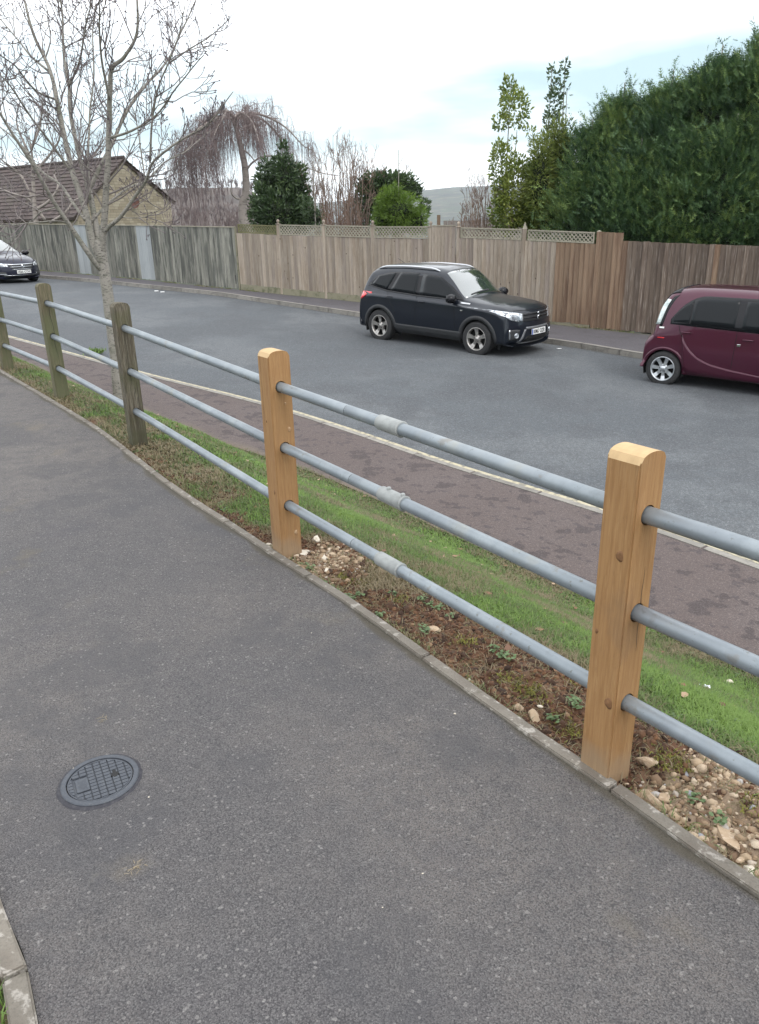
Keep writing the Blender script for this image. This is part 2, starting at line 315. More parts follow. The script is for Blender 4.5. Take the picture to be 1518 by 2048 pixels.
# verge between the path edging and the near pavement
NB, MV = 800, 72
def soil_f(x, y):
    """1 = bare soil / rubble"""
    return 0
EDd = resample(EDGE, 2500); EDs = arclen(EDd)
P5 = np.array([.683, 1.946]); P4 = np.array([-.489, 3.69]); P3 = np.array([-1.87, 5.80])
P2 = solve(116, 793, zpath)+np.array([.01, .07]); P1 = solve(8, 738, zpath)+np.array([.01, .08]); P0 = P1+(P1-P2)*1.02
P6 = P5+np.array([.585, -.811])*2.1
POSTS = [P0, P1, P2, P3, P4, P5, P6]
def s_of(p): i = np.argmin(((EDd-p)**2).sum(1)); return EDs[i]
sP = [s_of(p) for p in POSTS]
def cover(x, y, d=None, s=None):
    """grass and stone cover from position: returns (green, stony)"""
    p = np.stack([np.asarray(x), np.asarray(y)], -1); sh = p.shape[:-1]; q = p.reshape(-1, 2)
    known = d is not None
    if not known: d = np.empty(len(q)); s = np.empty(len(q))
    for a in ([] if known else range(0, len(q), 4000)):
        D = ((q[a:a+4000, None, :]-EDd[None, ::3, :])**2).sum(-1); i = D.argmin(1); d[a:a+4000] = np.sqrt(D[np.arange(len(i)), i]); s[a:a+4000] = EDs[::3][i]
    n = vnoise(q, 2.2, 4); n2 = vnoise(q+9, 7., 3)
    s4, s5 = sP[4], sP[5]
    # bare strip width along the edging
    w = np.interp(s, [s4-3.2, s4-1.2, s4-.6, s4-.15, s4+.15, s4+.35, s4+.6, s4+.8, s5-.5, s5-.1, s5+.2, s5+.55, s5+1.2], [.05, .10, .16, .2, .5, .3, .18, .42, .56, .42, .56, .52, .55])
    bare = sstep((w-d)/.12+.5+(n-.5)*1.6)
    green = 1-bare; green *= np.clip(.35+1.5*(n2-.25)+.6*sstep((d-.3)/.4), 0, 1)
    stony = np.clip(1-np.abs(s-(s4+.22))/.3, 0, 1)*sstep((.5-d)/.2)+sstep((s-s5-.02)/.2)*sstep((.52-d)/.15+(n-.5))
    return green.reshape(sh), np.clip(stony, 0, 1).reshape(sh), d.reshape(sh), s.reshape(sh)
def zverge(x, y, t):
    zt = zpath(x, y)-.02; zb = zroad(x, y)+PAVH-.012
    k = sstep((t-.12)/.88)*.75+.25*np.clip((t-.12)/.88, 0, 1)
    return zt*(1-k)+zb*k
EOUT = None
V, F, G = ruled(PBACK, EDGE, NB, MV, lambda x, y, t: zverge(x, y, 1-t))
# outward side starts behind the 55 mm edging: the edging stones simply stand in it
gr, st, dd, ss = cover(V[:, 0], V[:, 1])
bump_ = ((vnoise(V[:, :2], 10., 4)-.5)*.07+(vnoise(V[:, :2]+5, 26., 2)-.5)*.03)*(1-gr)+(vnoise(V[:, :2], 3., 3)-.5)*.05*np.clip(dd/.4, 0, 1)
hole = -.07*np.exp(-((ss-(sP[5]-.16))/.13)**2)*np.clip(1-np.abs(dd-.16)/.16, 0, 1)
tin = np.tile(1-np.linspace(0, 1, MV+1), NB)
V[:, 2] += (bump_+hole)*np.clip(dd/.08-.6, 0, 1)*np.clip((1-tin)/.06, 0, 1)
me = mesh_np('verge', V, fixup(F, V), True)
for nm, arr in (('green', gr), ('stony', st)):
    a = me.attributes.new(nm, 'FLOAT', 'POINT'); a.data.foreach_set('value', arr.astype(np.float32))
verge = tag(link('verge_soil', me, M['soil']), kind='structure')
VB = BVHTree.FromPolygons([tuple(p) for p in V.tolist()], [tuple(f) for f in F.tolist()])
VG = V.reshape(NB, MV+1, 3); DG = dd.reshape(NB, MV+1); SG_ = ss.reshape(NB, MV+1)
_pr = (M3.T @ (VG.reshape(-1, 3)-[0, 0, EYE]).T).T; _px = _pr[:, 0]/_pr[:, 2]*FOC+CX; _py = _pr[:, 1]/_pr[:, 2]*FOC+CY
_vis = ((_px > -500) & (_px < 3200) & (_py < 4200) & (_pr[:, 2] > 0)).reshape(NB, MV+1)[:-1, :-1]
_area = np.abs(np.cross(VG[1:, :-1, :2]-VG[:-1, :-1, :2], VG[:-1, 1:, :2]-VG[:-1, :-1, :2]))*_vis
_dist = np.hypot(VG[:-1, :-1, 0], VG[:-1, :-1, 1])
# lawn left of the path
V, F, G = ruled(LEFT, np.array(LEFT)+np.array([-4., -2.]), 160, 20, lambda x, y, t: zpath(x, y)-.015-.1*t)
me = mesh_np('left_lawn', V, fixup(F, V), True); a = me.attributes.new('green', 'FLOAT', 'POINT'); a.data.foreach_set('value', np.ones(len(V), np.float32)); a = me.attributes.new('stony', 'FLOAT', 'POINT')
tag(link('left_verge', me, M['soil']), kind='structure')
# wide terrain: gardens, valley and hills
rr = np.r_[0, np.geomspace(6, 4550, 110)]; aa = np.linspace(0, 2*math.pi, 361)[:-1]
rr2, a2 = np.meshgrid(rr, aa, indexing='ij'); X = rr2*np.sin(a2); Y = rr2*np.cos(a2)
def terrain(X, Y):
    r = np.hypot(X, Y); a = np.degrees(np.arctan2(X, Y))
    base = zroad(X, Y)-.35
    base = np.where(r > 60, base+(-18+.0*r-base)*sstep((r-60)/250), base)
    n = vnoise(np.stack([X, Y], -1), 1/700., 4)
    # near wooded hillside on the left, far ridge on the right
    hl = 33*np.exp(-((r-430)/150)**2)*sstep((-3-a)/6)*(.8+.3*n+.25*vnoise(np.stack([X, Y], -1), 1/60., 3))
    hf = (112+28*np.exp(-((a-12)/10)**2)+np.where(a < 2, -26*sstep((2-a)/6), 0))*np.exp(-((r-2900)/900)**2)*(.8+.4*n)*(np.abs(a) < 100)
    hf2 = 60*np.exp(-((r-1500)/500)**2)*sstep((a-6)/10)*(.5+.8*n)*0.6
    back = 8*sstep((r-300)/500)*(np.abs(a) > 60)
    return base+hl+hf+hf2+back
Z = terrain(X, Y); V = np.stack([X, Y, Z], -1).reshape(-1, 3); na = 360; i = np.arange(len(rr)-1)[:, None]*na; j = np.arange(na)[None, :]; j2 = (j+1) % na
F = np.stack([i+j, i+j2, i+na+j2, i+na+j], -1).reshape(-1, 4)
me = mesh_np('terrain', V, fixup(F[400:], V), True) if False else mesh_np('terrain', V, F[:, ::-1], True)
at = me.attributes.new('wood', 'FLOAT', 'POINT'); rv = np.hypot(V[:, 0], V[:, 1]); at.data.foreach_set('value', (((rv > 250) & (rv < 700))*(V[:, 0] < -20)).astype(np.float32))
tag(link('terrain', me, M['field']), kind='structure')
# ------------------------------------------------------------------ kerbs
def stones(curve, s0, s1, ln, w, h, zf, name, part, mt, side, bevel, gap=.006, jit=.004, sink=0., uneven=0.):
    root = empty(name); root['kind'] = 'structure'; s = s0; n = 0
    while s < s1:
        e = min(s+ln-gap, s1); q = np.linspace(s, e, 4); p, t = at_s(curve, q); nr = np.stack([-t[:, 1], t[:, 0]], 1)*side
        bm = bmesh.new(); rows = []
        for k in range(4):
            a = p[k]; b = p[k]+nr[k]*w; z = float(zf(*(p[k])))
            j = rnd.uniform(-jit, jit) if k in (0, 3) else 0
            rows.append([bm.verts.new((a[0], a[1], z-h+j)), bm.verts.new((b[0], b[1], z-h+j)), bm.verts.new((b[0], b[1], z+sink+uneven*rnd.uniform(-1, 1))), bm.verts.new((a[0], a[1], z+sink+uneven*rnd.uniform(-1, 1)))])
        for k in range(3):
            for m in range(4): bm.faces.new((rows[k][m], rows[k][(m+1) % 4], rows[k+1][(m+1) % 4], rows[k+1][m]))
        bm.faces.new(rows[0][::-1]); bm.faces.new(rows[3])
        bmesh.ops.recalc_face_normals(bm, faces=bm.faces[:])
        ed = [x for x in bm.edges if x.calc_face_angle(0) > 1.]
        bmesh.ops.bevel(bm, geom=ed, offset=bevel, segments=2, affect='EDGES')
        c = Vector((*p[0], float(zf(*p[0])))); bmesh.ops.translate(bm, verts=bm.verts[:], vec=-c)
        me = bpy.data.meshes.new(part); bm.to_mesh(me); bm.free(); link(part, me, mt, root, c)
        s = e+gap; n += 1
    return root
arcE = arclen(EDGE); sa = s_of(np.array([-4.9, 9.8]))
tag(stones(EDGE, sP[0]-1, arcE[-1]-.3, .915, .047, .14, lambda x, y: float(zpath(x, y))+.012, 'path_edging', 'edging_stone', M['edging'], 1, .004, gap=.008, uneven=.0018))
tag(stones(LEFT, arclen(LEFT)[-1]-5.2, arclen(LEFT)[-1]-.3, .6, .055, .14, lambda x, y: float(zpath(x, y))+.014, 'lawn_edging', 'edging_stone', M['edging'], -1, .005, gap=.012))
aF = arclen(KFAR)
stones(KFAR, 4, aF[-1]-1.5, .915, .13, .25, lambda x, y: float(zroad(x, y))+FARH+.006, 'far_kerb', 'kerb_stone', M['kerb'], -1 if False else 1, .012)
stones(KNEAR, 2, arclen(KNEAR)[-1]-.5, .915, .1, .2, lambda x, y: float(zroad(x, y))+PAVH+.008, 'near_kerb', 'kerb_stone', M['kerb'], -1, .01)
# worn yellow line along the near kerb, on the road side
s = np.linspace(6, arclen(KNEAR)[-1]-1, 300); p, t = at_s(KNEAR, s); nr = np.stack([-t[:, 1], t[:, 0]], 1)
a = p+nr*.035; b = p+nr*.095
V = np.concatenate([np.c_[a, zroad(a[:, 0], a[:, 1])+.018], np.c_[b, zroad(b[:, 0], b[:, 1])+.018]]); n = len(s); i = np.arange(n-1)
F = np.stack([i, i+1, i+1+n, i+n], 1)
tag(link('yellow_line', mesh_np('yellow_line', V, fixup(F, V)), M['yellow']), kind='structure')
# ------------------------------------------------------------------ far fences
sF = arclen(FENCE)
def zf_(x, y): return float(zroad(x, y))+FARH
def s_at_px(px, ztop=1.55):
    lo, hi = 6., sF[-1]-1
    for _ in range(50):
        m = (lo+hi)/2; p = at_s(FENCE, m)[0][0]
        if proj((p[0], p[1], ztop))[0] < px: lo = m
        else: hi = m
    return lo
def ztop_px(s, py):
    p = at_s(FENCE, s)[0][0]; lo, hi = -2, 5
    for _ in range(40):
        m = (lo+hi)/2
        if proj((p[0], p[1], m))[1] > py: lo = m
        else: hi = m
    return lo
def topline(pts):
    S_ = [s_at_px(a) for a, b in pts]; Z_ = [ztop_px(s, b) for s, (a, b) in zip(S_, pts)]; return S_, Z_
GRN = [('noise', 3, (3, 3, .25), 5, .45, .65, (.07, .075, .065), .75), ('noise', 9, (6, 6, .3), 5, .5, .68, (.37, .36, .32), .6), ('noise', 40, (4, 4, .15), 4, .5, .7, (.08, .075, .065), .5)]
BMP = [('noise', 30, (6, 6, .3), 4, .5, .004)]
M['fgrey'] = mat('algae_grey_boards', (.205, .2, .168), .9, hvar=1, rvar=.28, layers=GRN+[('noise', .8, (1, 1, .6), 3, .48, .62, (.06, .062, .055), .75), ('noise', 1.6, (5, 5, .5), 4, .54, .62, (.045, .047, .04), .7)], bump=BMP)
M['fpale'] = mat('pale_blue_grey_boards', (.31, .33, .335), .85, hvar=1, rvar=.1, layers=[('noise', 8, (6, 6, .3), 5, .5, .7, (.2, .22, .22), .7)], bump=BMP)
M['fbrown'] = mat('silvered_brown_boards', (.3, .252, .2), .9, hvar=1, rvar=.2, layers=[('noise', 3, (3, 3, .3), 5, .42, .66, (.195, .148, .105), .7), ('noise', 9, (6, 6, .3), 5, .5, .68, (.41, .37, .32), .5), ('noise', 40, (4, 4, .15), 4, .5, .7, (.13, .1, .08), .5), ('vor', 3.2, (1.6, 1.6, 1), 0, .09, .05, (.055, .03, .02), .85), ('noise', 1.1, (3, 3, .4), 4, .5, .62, (.2, .165, .15), .5)], bump=BMP)
M['fred'] = mat('warm_brown_boards', (.2, .135, .088), .9, hvar=1, rvar=.18, layers=[('noise', 3, (3, 3, .3), 5, .42, .66, (.1, .055, .035), .7), ('noise', 9, (6, 6, .3), 5, .5, .68, (.24, .18, .13), .5)], bump=BMP)
M['fdark'] = mat('dark_brown_boards', (.13, .098, .075), .9, hvar=1, rvar=.25, layers=[('noise', 3, (3, 3, .3), 5, .42, .66, (.075, .052, .04), .7), ('noise', 9, (6, 6, .3), 5, .52, .68, (.31, .265, .225), .6)], bump=BMP)
M['gravelb'] = mat('mossy_gravel_board', (.2, .185, .13), .95, hvar=1, rvar=.1, layers=[('noise', 5, I3, 5, .45, .7, (.07, .08, .04), .8)])
M['trellis'] = mat('pale_trellis_wood', (.30, .275, .215), .9, hvar=1, layers=[('noise', 6, I3, 4, .45, .7, (.19, .18, .13), .7)])
M['trelgreen'] = mat('green_trellis_wood', (.155, .145, .07), .9, layers=[('noise', 6, I3, 4, .45, .7, (.1, .11, .05), .7)])
BWID = .118
def boards(root, s0, s1, topf, botf, mfun, w=BWID, off=0.):
    s = s0; k = 0
    while s < s1-.02:
        e = min(s+w*rnd.uniform(.92, 1.08), s1); (p0, p1), t = at_s(FENCE, [s, e]); n = np.array([t[0][1], -t[0][0]])   # towards the road
        d = (p1-p0); ln = np.linalg.norm(d); d /= ln; zt = topf((s+e)/2)+rnd.uniform(-.006, .006); zb = botf((s+e)/2)+rnd.uniform(-.012, .012); H = zt-zb
        # feather-edge board: thick edge laps over the thin edge of the next one
        a0 = .003+off; a1 = .027+off; ov = .012
        V = []
        for z in (0, H):
            for u, q in ((-ov, a1+rnd.uniform(-.003, .003)), (ln, a0), (ln, a0-.006), (-ov, a0+.004)): V.append((d[0]*u+n[0]*q, d[1]*u+n[1]*q, z))
        mb = MB(); mb.add(V, [(0, 1, 5, 4), (1, 2, 6, 5), (2, 3, 7, 6), (3, 0, 4, 7), (4, 5, 6, 7), (3, 2, 1, 0)])
        mb.build('board', mfun((s+e)/2, k), root, loc=(p0[0], p0[1], zb)); s = e; k += 1
    return k
def longbox(root, name, s0, s1, zf, h, th, mt, off, seg=.6):
    q = np.linspace(s0, s1, max(2, int((s1-s0)/seg)+1)); p, t = at_s(FENCE, q); n = np.stack([t[:, 1], -t[:, 0]], 1); V = []; F = []
    c = np.array([p[0][0], p[0][1], zf(s0)])
    for i in range(len(q)):
        z = zf(q[i]); a = p[i]+n[i]*off; b = p[i]+n[i]*(off+th)
        V += [(a[0], a[1], z), (b[0], b[1], z), (b[0], b[1], z+h), (a[0], a[1], z+h)]
    for i in range(len(q)-1):
        for m in range(4): F.append((4*i+m, 4*i+(m+1) % 4, 4*i+4+(m+1) % 4, 4*i+4+m))
    F += [(3, 2, 1, 0), tuple(4*(len(q)-1)+m for m in range(4))]; mb = MB(); mb.add(np.array(V)-c, F); return mb.build(name, mt, root, loc=c)
seam = s_at_px(472); sdoor0 = s_at_px(862); sdoor1 = s_at_px(915); srt = s_at_px(1197); srt2 = s_at_px(1250); sbr = s_at_px(1113)
base = lambda s: zf_(*at_s(FENCE, s)[0][0])
# 1: grey-green fence on the left
SA, ZA = topline([(-60, 445), (0, 446.5), (150, 448.5), (300, 450), (472, 453)]); fl = lambda s: float(np.interp(s, SA, ZA))
root = empty('board_fence', (*at_s(FENCE, seam)[0][0], base(seam))); root_m = root.location.copy()
def reroot(r):
    for c in [o for o in bpy.data.objects if o.parent == r]: c.location = c.location-r.location
tag(root, 'long grey-green algae-stained board fence on the left below the stone bungalow', 'fence')
pale1 = (s_at_px(150), s_at_px(172)); pale2 = (s_at_px(272), s_at_px(300))
sl = s_at_px(-60)
boards(root, sl, seam-.06, lambda s: fl(s)-.03, lambda s: base(s)+.03, lambda s, k: M['fpale'] if pale1[0] < s < pale1[1] or pale2[0] < s < pale2[1] else M['fgrey'], w=.125)
longbox(root, 'capping_rail', sl, seam-.06, lambda s: fl(s)-.03, .03, .055, M['trellis'], -.015)
longbox(root, 'end_post', seam-.055, seam+.0, lambda s: base(s)-.05, fl(seam)-base(seam)+.05, .06, M['gravelb'], -.02)
mb = MB(); mb.box((0, 0, 0), (.07, .02, .26)); pp = at_s(FENCE, seam-.2)[0][0]; mb.build('meter_slot', M['black'], root, loc=(pp[0]+.025, pp[1]-.03, base(seam)+.3))
reroot(root)
# 2: brown boards with trellis panels, posts and finials
SB, ZB = topline([(472, 466), (556, 470), (647, 473), (745, 476), (861, 477), (915, 476), (1047, 481), (1197, 488)]); fb = lambda s: float(np.interp(s, SB, ZB))
SC, ZC = topline([(472, 449.5), (647, 450.5), (745, 452), (861, 454), (915, 456), (1047, 457), (1055, 461), (1197, 463)]); fc = lambda s: float(np.interp(s, SC, ZC))
root = empty('trellis_fence', (*at_s(FENCE, sdoor0)[0][0], base(sdoor0))); tag(root, 'silvery brown board fence topped with lattice trellis panels and ball finials behind the black car', 'fence')
gb = .15
def mB(s, k): return M['fred'] if s > sbr else M['fbrown']
boards(root, seam+.03, sdoor0-.05, fb, lambda s: base(s)+gb+.02, mB)
boards(root, sdoor0+.05, sdoor1-.05, lambda s: ztd(s), lambda s: base(s)+.05, mB) if False else None
SD, ZD = topline([(866, 452), (911, 452)]); ztd = lambda s: float(np.interp(s, SD, ZD))
boards(root, sdoor0+.05, sdoor1-.05, ztd, lambda s: base(s)+.06, mB, w=.1)
boards(root, sdoor1+.05, srt-.02, fb, lambda s: base(s)+.07, mB)
longbox(root, 'gate_capping', sdoor0+.05, sdoor1-.05, ztd, .02, .04, M['trellis'], -.01)
longbox(root, 'gravel_board', seam+.03, sdoor0-.05, lambda s: base(s)-.03, gb+.05, .03, M['gravelb'], 0)
longbox(root, 'gravel_board', sdoor1+.05, srt-.03, lambda s: base(s)-.0, .06, .03, M['gravelb'], -.01)
def fpost(root, s, z1, mt, finial=True, w=.085):
    p, t = at_s(FENCE, s); p = p[0]; a = math.atan2(t[0][1], t[0][0]); n = np.array([t[0][1], -t[0][0]]); zb = zf_(*p)-.1
    mb = MB(); mb.box((0, 0, (z1-zb)/2), (w, w, z1-zb)); o = mb.build('fence_post', mt, root, bevel=.006, loc=(p[0]-n[0]*.01, p[1]-n[1]*.01, zb)); o.rotation_euler = (0, 0, a)
    if finial:
        mb = MB(); mb.box((0, 0, .012), (w*1.35, w*1.35, .024)); h0 = .024
        mb.lathe([(.03, h0), (.022, h0+.018), (.036, h0+.036), (.046, h0+.065), (.04, h0+.094), (.018, h0+.112), (0, h0+.118)], n=14); mb.build('finial', mt, o, True, loc=(0, 0, z1-zb))
    return o
POSTPX = [(556, 449, 1), (647, 450, 1), (745, 452, 1), (861, 454, 1), (917, 455, 1), (1050, 458, 0), (1200, 463, 0)]
for px, py, fi in POSTPX:
    s = s_at_px(px); z = ztop_px(s, py); o = fpost(root, s, z+.0, M['fbrown'] if px < 1100 else M['fred'], bool(fi))
    if px in (1050, 1200):
        mb = MB(); w = .045; mb.add([(-w, -w, 0), (w, -w, 0), (w, w, 0), (-w, w, 0), (0, 0, .16 if px == 1050 else .03)], [(0, 1, 4), (1, 2, 4), (2, 3, 4), (3, 0, 4)]); mb.build('pointed_top', M['trellis'], o, loc=(0, 0, z-zf_(*at_s(FENCE, s)[0][0])+.1))
def trellis(a, b, mt):
    s0, s1 = s_at_px(a)+.05, s_at_px(b)-.05; p, t = at_s(FENCE, [s0, s1]); d = p[1]-p[0]; ln = np.linalg.norm(d); d /= ln; n = np.array([d[1], -d[0]])
    zb0, zb1 = fb(s0)+.012, fb(s1)+.012; zt0, zt1 = fc(s0), fc(s1); c = np.array([p[0][0], p[0][1], zb0]); h = (zt0+zt1-zb0-zb1)/2
    fr = MB(); Q = lambda u, v, o_: (d[0]*u+n[0]*o_, d[1]*u+n[1]*o_, v+(zb1-zb0)*u/ln)
    def bar(mb, u0, v0, u1, v1, wd, o0, o1):
        du, dv = u1-u0, v1-v0; l_ = math.hypot(du, dv); a_, b_ = -dv/l_*wd/2, du/l_*wd/2; V = []
        for o_ in (o0, o1): V += [Q(u0+a_, v0+b_, o_), Q(u1+a_, v1+b_, o_), Q(u1-a_, v1-b_, o_), Q(u0-a_, v0-b_, o_)]
        mb.add(V, [(0, 1, 2, 3), (7, 6, 5, 4), (0, 4, 5, 1), (1, 5, 6, 2), (2, 6, 7, 3), (3, 7, 4, 0)])
    bar(fr, 0, h-.012, ln, h-.012, .028, -.012, .026); bar(fr, 0, .01, ln, .01, .028, -.012, .026); bar(fr, .012, 0, .012, h, .026, -.014, .024); bar(fr, ln-.012, 0, ln-.012, h, .026, -.014, .024)
    o = fr.build('trellis_panel', mt, root, loc=c); la = MB(); st_ = .098
    for sg, o0 in ((1, 0.), (-1, .009)):
        k = -h
        while k < ln+h:
            u0, v0, u1, v1 = (k, 0, k+h, h) if sg > 0 else (k, h, k+h, 0)
            if u0 < 0: v0 += (0-u0)*sg; u0 = 0
            if u1 > ln: v1 -= (u1-ln)*sg; u1 = ln
            if u1-u0 > .02: bar(la, u0, v0, u1, v1, .026, o0-.004, o0+.004)
            k += st_
    l_ = la.build('lattice', mt, o); l_['kind'] = 'stuff'
for a, b, g in ((474, 556, 1), (556, 647, 0), (647, 745, 0), (745, 861, 0), (919, 1049, 0), (1054, 1196, 0)): trellis(a, b, M['trelgreen'] if g else M['trellis'])
reroot(root)
# 3: dark brown fence on the right, first panel taller
SE, ZE = topline([(1250, 481), (1350, 486), (1518, 492), (1600, 496)]); fe = lambda s: float(np.interp(s, SE, ZE))
SG, ZG = topline([(1197, 463), (1250, 466)]); fg = lambda s: float(np.interp(s, SG, ZG))
root = empty('dark_board_fence', (*at_s(FENCE, srt2)[0][0], base(srt2))); tag(root, 'dark brown board fence under the conifer hedge, behind the plum car', 'fence')
boards(root, srt+.04, srt2, fg, lambda s: base(s)+.02, lambda s, k: M['fred'])
boards(root, srt2+.02, sF[-1]-2, lambda s: fe(s) if s < SE[-1] else ZE[-1]+(s-SE[-1])*(ZE[-1]-ZE[0])/(SE[-1]-SE[0]), lambda s: base(s)+.02, lambda s, k: M['fdark'] if k % 17 else M['fred'])
reroot(root)
# ------------------------------------------------------------------ railing
M['newwood'] = mat('new_treated_timber', (.335, .185, .074), .7, hvar=1, layers=[
    ('noise', 6, (14, 14, .9), 5, .4, .66, (.25, .125, .044), .75), ('noise', 24, (9, 9, .5), 4, .52, .7, (.42, .255, .115), .6), ('noise', 3.0, (1, 1, 1), 3, .5, .7, (.30, .165, .066), .5),
    ('wave', 2.2, (9, 9, .35), 9, .55, .95, (.24, .125, .048), .22), ('noise', 1.6, (1, 1, 1), 4, .52, .66, (.25, .16, .08), .45), ('noise', 60, (3, 3, .4), 3, .6, .7, (.2, .11, .05), .4), ('noise', 2.6, (1, 1, .6), 5, .57, .66, (.16, .1, .06), .3), ('objz', 9, I3, .15, .19, .1, (.27, .2, .13), .6)], bump=[('noise', 30, (10, 10, .5), 4, .4, .003), ('noise', 250, I3, 2, .2, .001)])
for _m in (): pass
M['endgrain'] = mat('cut_timber_top', (.52, .36, .19), .8, hvar=1, layers=[('noise', 14, (2, 1, 1), 5, .4, .7, (.40, .27, .14), .6)], bump=[('noise', 120, (4, 1, 1), 3, .4, .002)])
M['oldwood'] = mat('weathered_post_timber', (.1, .082, .055), .92, hvar=1, layers=[
    ('noise', 5, (12, 12, .7), 5, .42, .62, (.2, .175, .13), .8), ('noise', 16, (12, 12, .5), 5, .52, .62, (.035, .03, .02), .9), ('noise', 4.5, I3, 4, .45, .7, (.085, .085, .04), .75), ('objz', 7, I3, .25, .3, .15, (.06, .062, .03), .7), ('noise', 2.1, (2, 2, .6), 3, .55, .7, (.055, .042, .028), .7)],
    bump=[('noise', 18, (12, 12, .5), 5, .9, .008), ('noise', 80, (5, 5, .6), 3, .4, .002)])
M['greenwood'] = mat('algae_post_timber', (.12, .105, .06), .92, hvar=1, layers=[
    ('noise', 5, (12, 12, .7), 5, .42, .62, (.18, .15, .1), .8), ('noise', 16, (12, 12, .5), 5, .57, .67, (.045, .035, .022), .8), ('noise', 3, I3, 4, .4, .65, (.105, .115, .055), .7)],
    bump=[('noise', 18, (12, 12, .5), 5, .9, .008)])
M['knot'] = mat('timber_knot', (.24, .12, .05), .75, layers=[('vor', 60, I3, 0, .1, .6, (.12, .055, .02), .6)], bump=[('noise', 90, I3, 3, .6, .003)])
M['knotpale'] = mat('timber_knot_rim', (.34, .2, .1), .8, layers=[('noise', 60, I3, 3, .45, .6, (.5, .36, .22), .7)])
M['galv'] = mat('galvanised_pipe', (.235, .265, .285), .46, metal=.35, hvar=1, layers=[
    ('noise', 5, (1, 1, 1), 5, .42, .65, (.32, .35, .365), .7), ('noise', 22, (1, 1, 1), 5, .55, .7, (.2, .225, .24), .6), ('noise', 3, (1, 1, 1), 4, .58, .7, (.31, .30, .25), .6), ('noise', 45, I3, 4, .64, .7, (.12, .12, .1), .6), ('noise', 11, (1, 1, 1), 6, .6, .68, (.2, .17, .13), .5), ('noise', 1.3, (1, 1, 1), 4, .45, .7, (.19, .21, .235), .6)],
    bump=[('noise', 70, I3, 4, .25, .0015)])
M['coupl'] = mat('dull_cast_coupling', (.34, .35, .34), .62, metal=.3, layers=[('noise', 30, I3, 5, .4, .7, (.26, .27, .26), .7)], bump=[('noise', 90, I3, 4, .5, .002)])
M['black'] = mat('black_gap', (.012, .012, .012), .8)
rail_root = empty('timber_and_pipe_railing')
tag(rail_root, 'railing of timber posts carrying three grey galvanised pipe rails beside the footpath', 'railing')
RH = {0: (.86, .56, .262), 1: (.86, .56, .262), 2: (.868, .565, .264), 3: (.879, .560, .255), 4: (.872, .571, .268), 5: (.853, .56, .262), 6: (.845, .55, .25)}
PH = {0: 1.04, 1: 1.04, 2: 1.045, 3: 1.06, 4: 1.045, 5: 1.03, 6: 1.03}
def zp_at(i):
    p = POSTS[i]; return float(zpath(p[0], p[1]))
def pdir(i):
    a = POSTS[max(i-1, 0)]; b = POSTS[min(i+1, 6)]; d = b-a; return d/np.linalg.norm(d)
RR = .0245
def railpt(i, k): p = POSTS[i]; return Vector((p[0], p[1], zp_at(i)+RH[i][k]))
def make_post(i, m, label, lean=0.):
    H = PH[i]; w = {4: .0575, 5: .054}.get(i, .058); d = pdir(i); ang = math.atan2(d[1], d[0]); z0 = -.35
    bm = bmesh.new(); prof = []   # arch across the local y axis, extruded along local x (the rail direction)
    rise = .030 if i != 1 else .035
    npf = 9; prof = [(-w, z0), (w, z0)]
    for k in range(npf+1):
        u = 1-2*k/npf; prof.append((w*u, H-rise+rise*math.sqrt(max(0, 1-abs(u)**2.3))))
    nseg = 26
    # side grid so the timber can be slightly uneven
    bmv = [[bm.verts.new((sx*w, y, z)) for (y, z) in prof] for sx in (-1, 1)]
    bm.faces.new(bmv[0]); bm.faces.new(bmv[1][::-1]); K = len(prof)
    for q in range(K): bm.faces.new((bmv[0][q], bmv[0][(q+1) % K], bmv[1][(q+1) % K], bmv[1][q]))
    bmesh.ops.recalc_face_normals(bm, faces=bm.faces[:])
    top = [f for f in bm.faces if f.normal.z > .3]
    for f in top: f.material_index = 1
    ed = [e for e in bm.edges if e.calc_face_angle(0) > .8 and (abs((e.verts[0].co-e.verts[1].co).normalized().z) > .9 or (i < 4))]
    bmesh.ops.bevel(bm, geom=ed, offset=.004 if i >= 4 else .008, segments=2, affect='EDGES')
    me = bpy.data.meshes.new('post'); bm.to_mesh(me); bm.free(); me.materials.append(m); me.materials.append(M['endgrain'] if i >= 4 else m)
    o = link('post', me, None, rail_root, (POSTS[i][0], POSTS[i][1], zp_at(i))); o.rotation_euler = (0, lean, ang)
    # real holes for the pipes
    cut = MB()
    for k in range(3): cut.tube([(-.2, 0, RH[i][k]), (.2, 0, RH[i][k])], RR+.0045, 24)
    co = cut.build('cutter'); co.matrix_world = o.matrix_basis.copy() if False else Matrix.Translation(o.location) @ o.rotation_euler.to_matrix().to_4x4()
    md = o.modifiers.new('b', 'BOOLEAN'); md.operation = 'DIFFERENCE'; md.solver = 'EXACT'; md.object = co
    bpy.context.view_layer.update(); dg = bpy.context.evaluated_depsgraph_get(); nm = bpy.data.meshes.new_from_object(o.evaluated_get(dg)); o.modifiers.clear(); o.data = nm; nm.name = 'post'
    bpy.data.objects.remove(co)
    if label: o['label'] = label
    return o
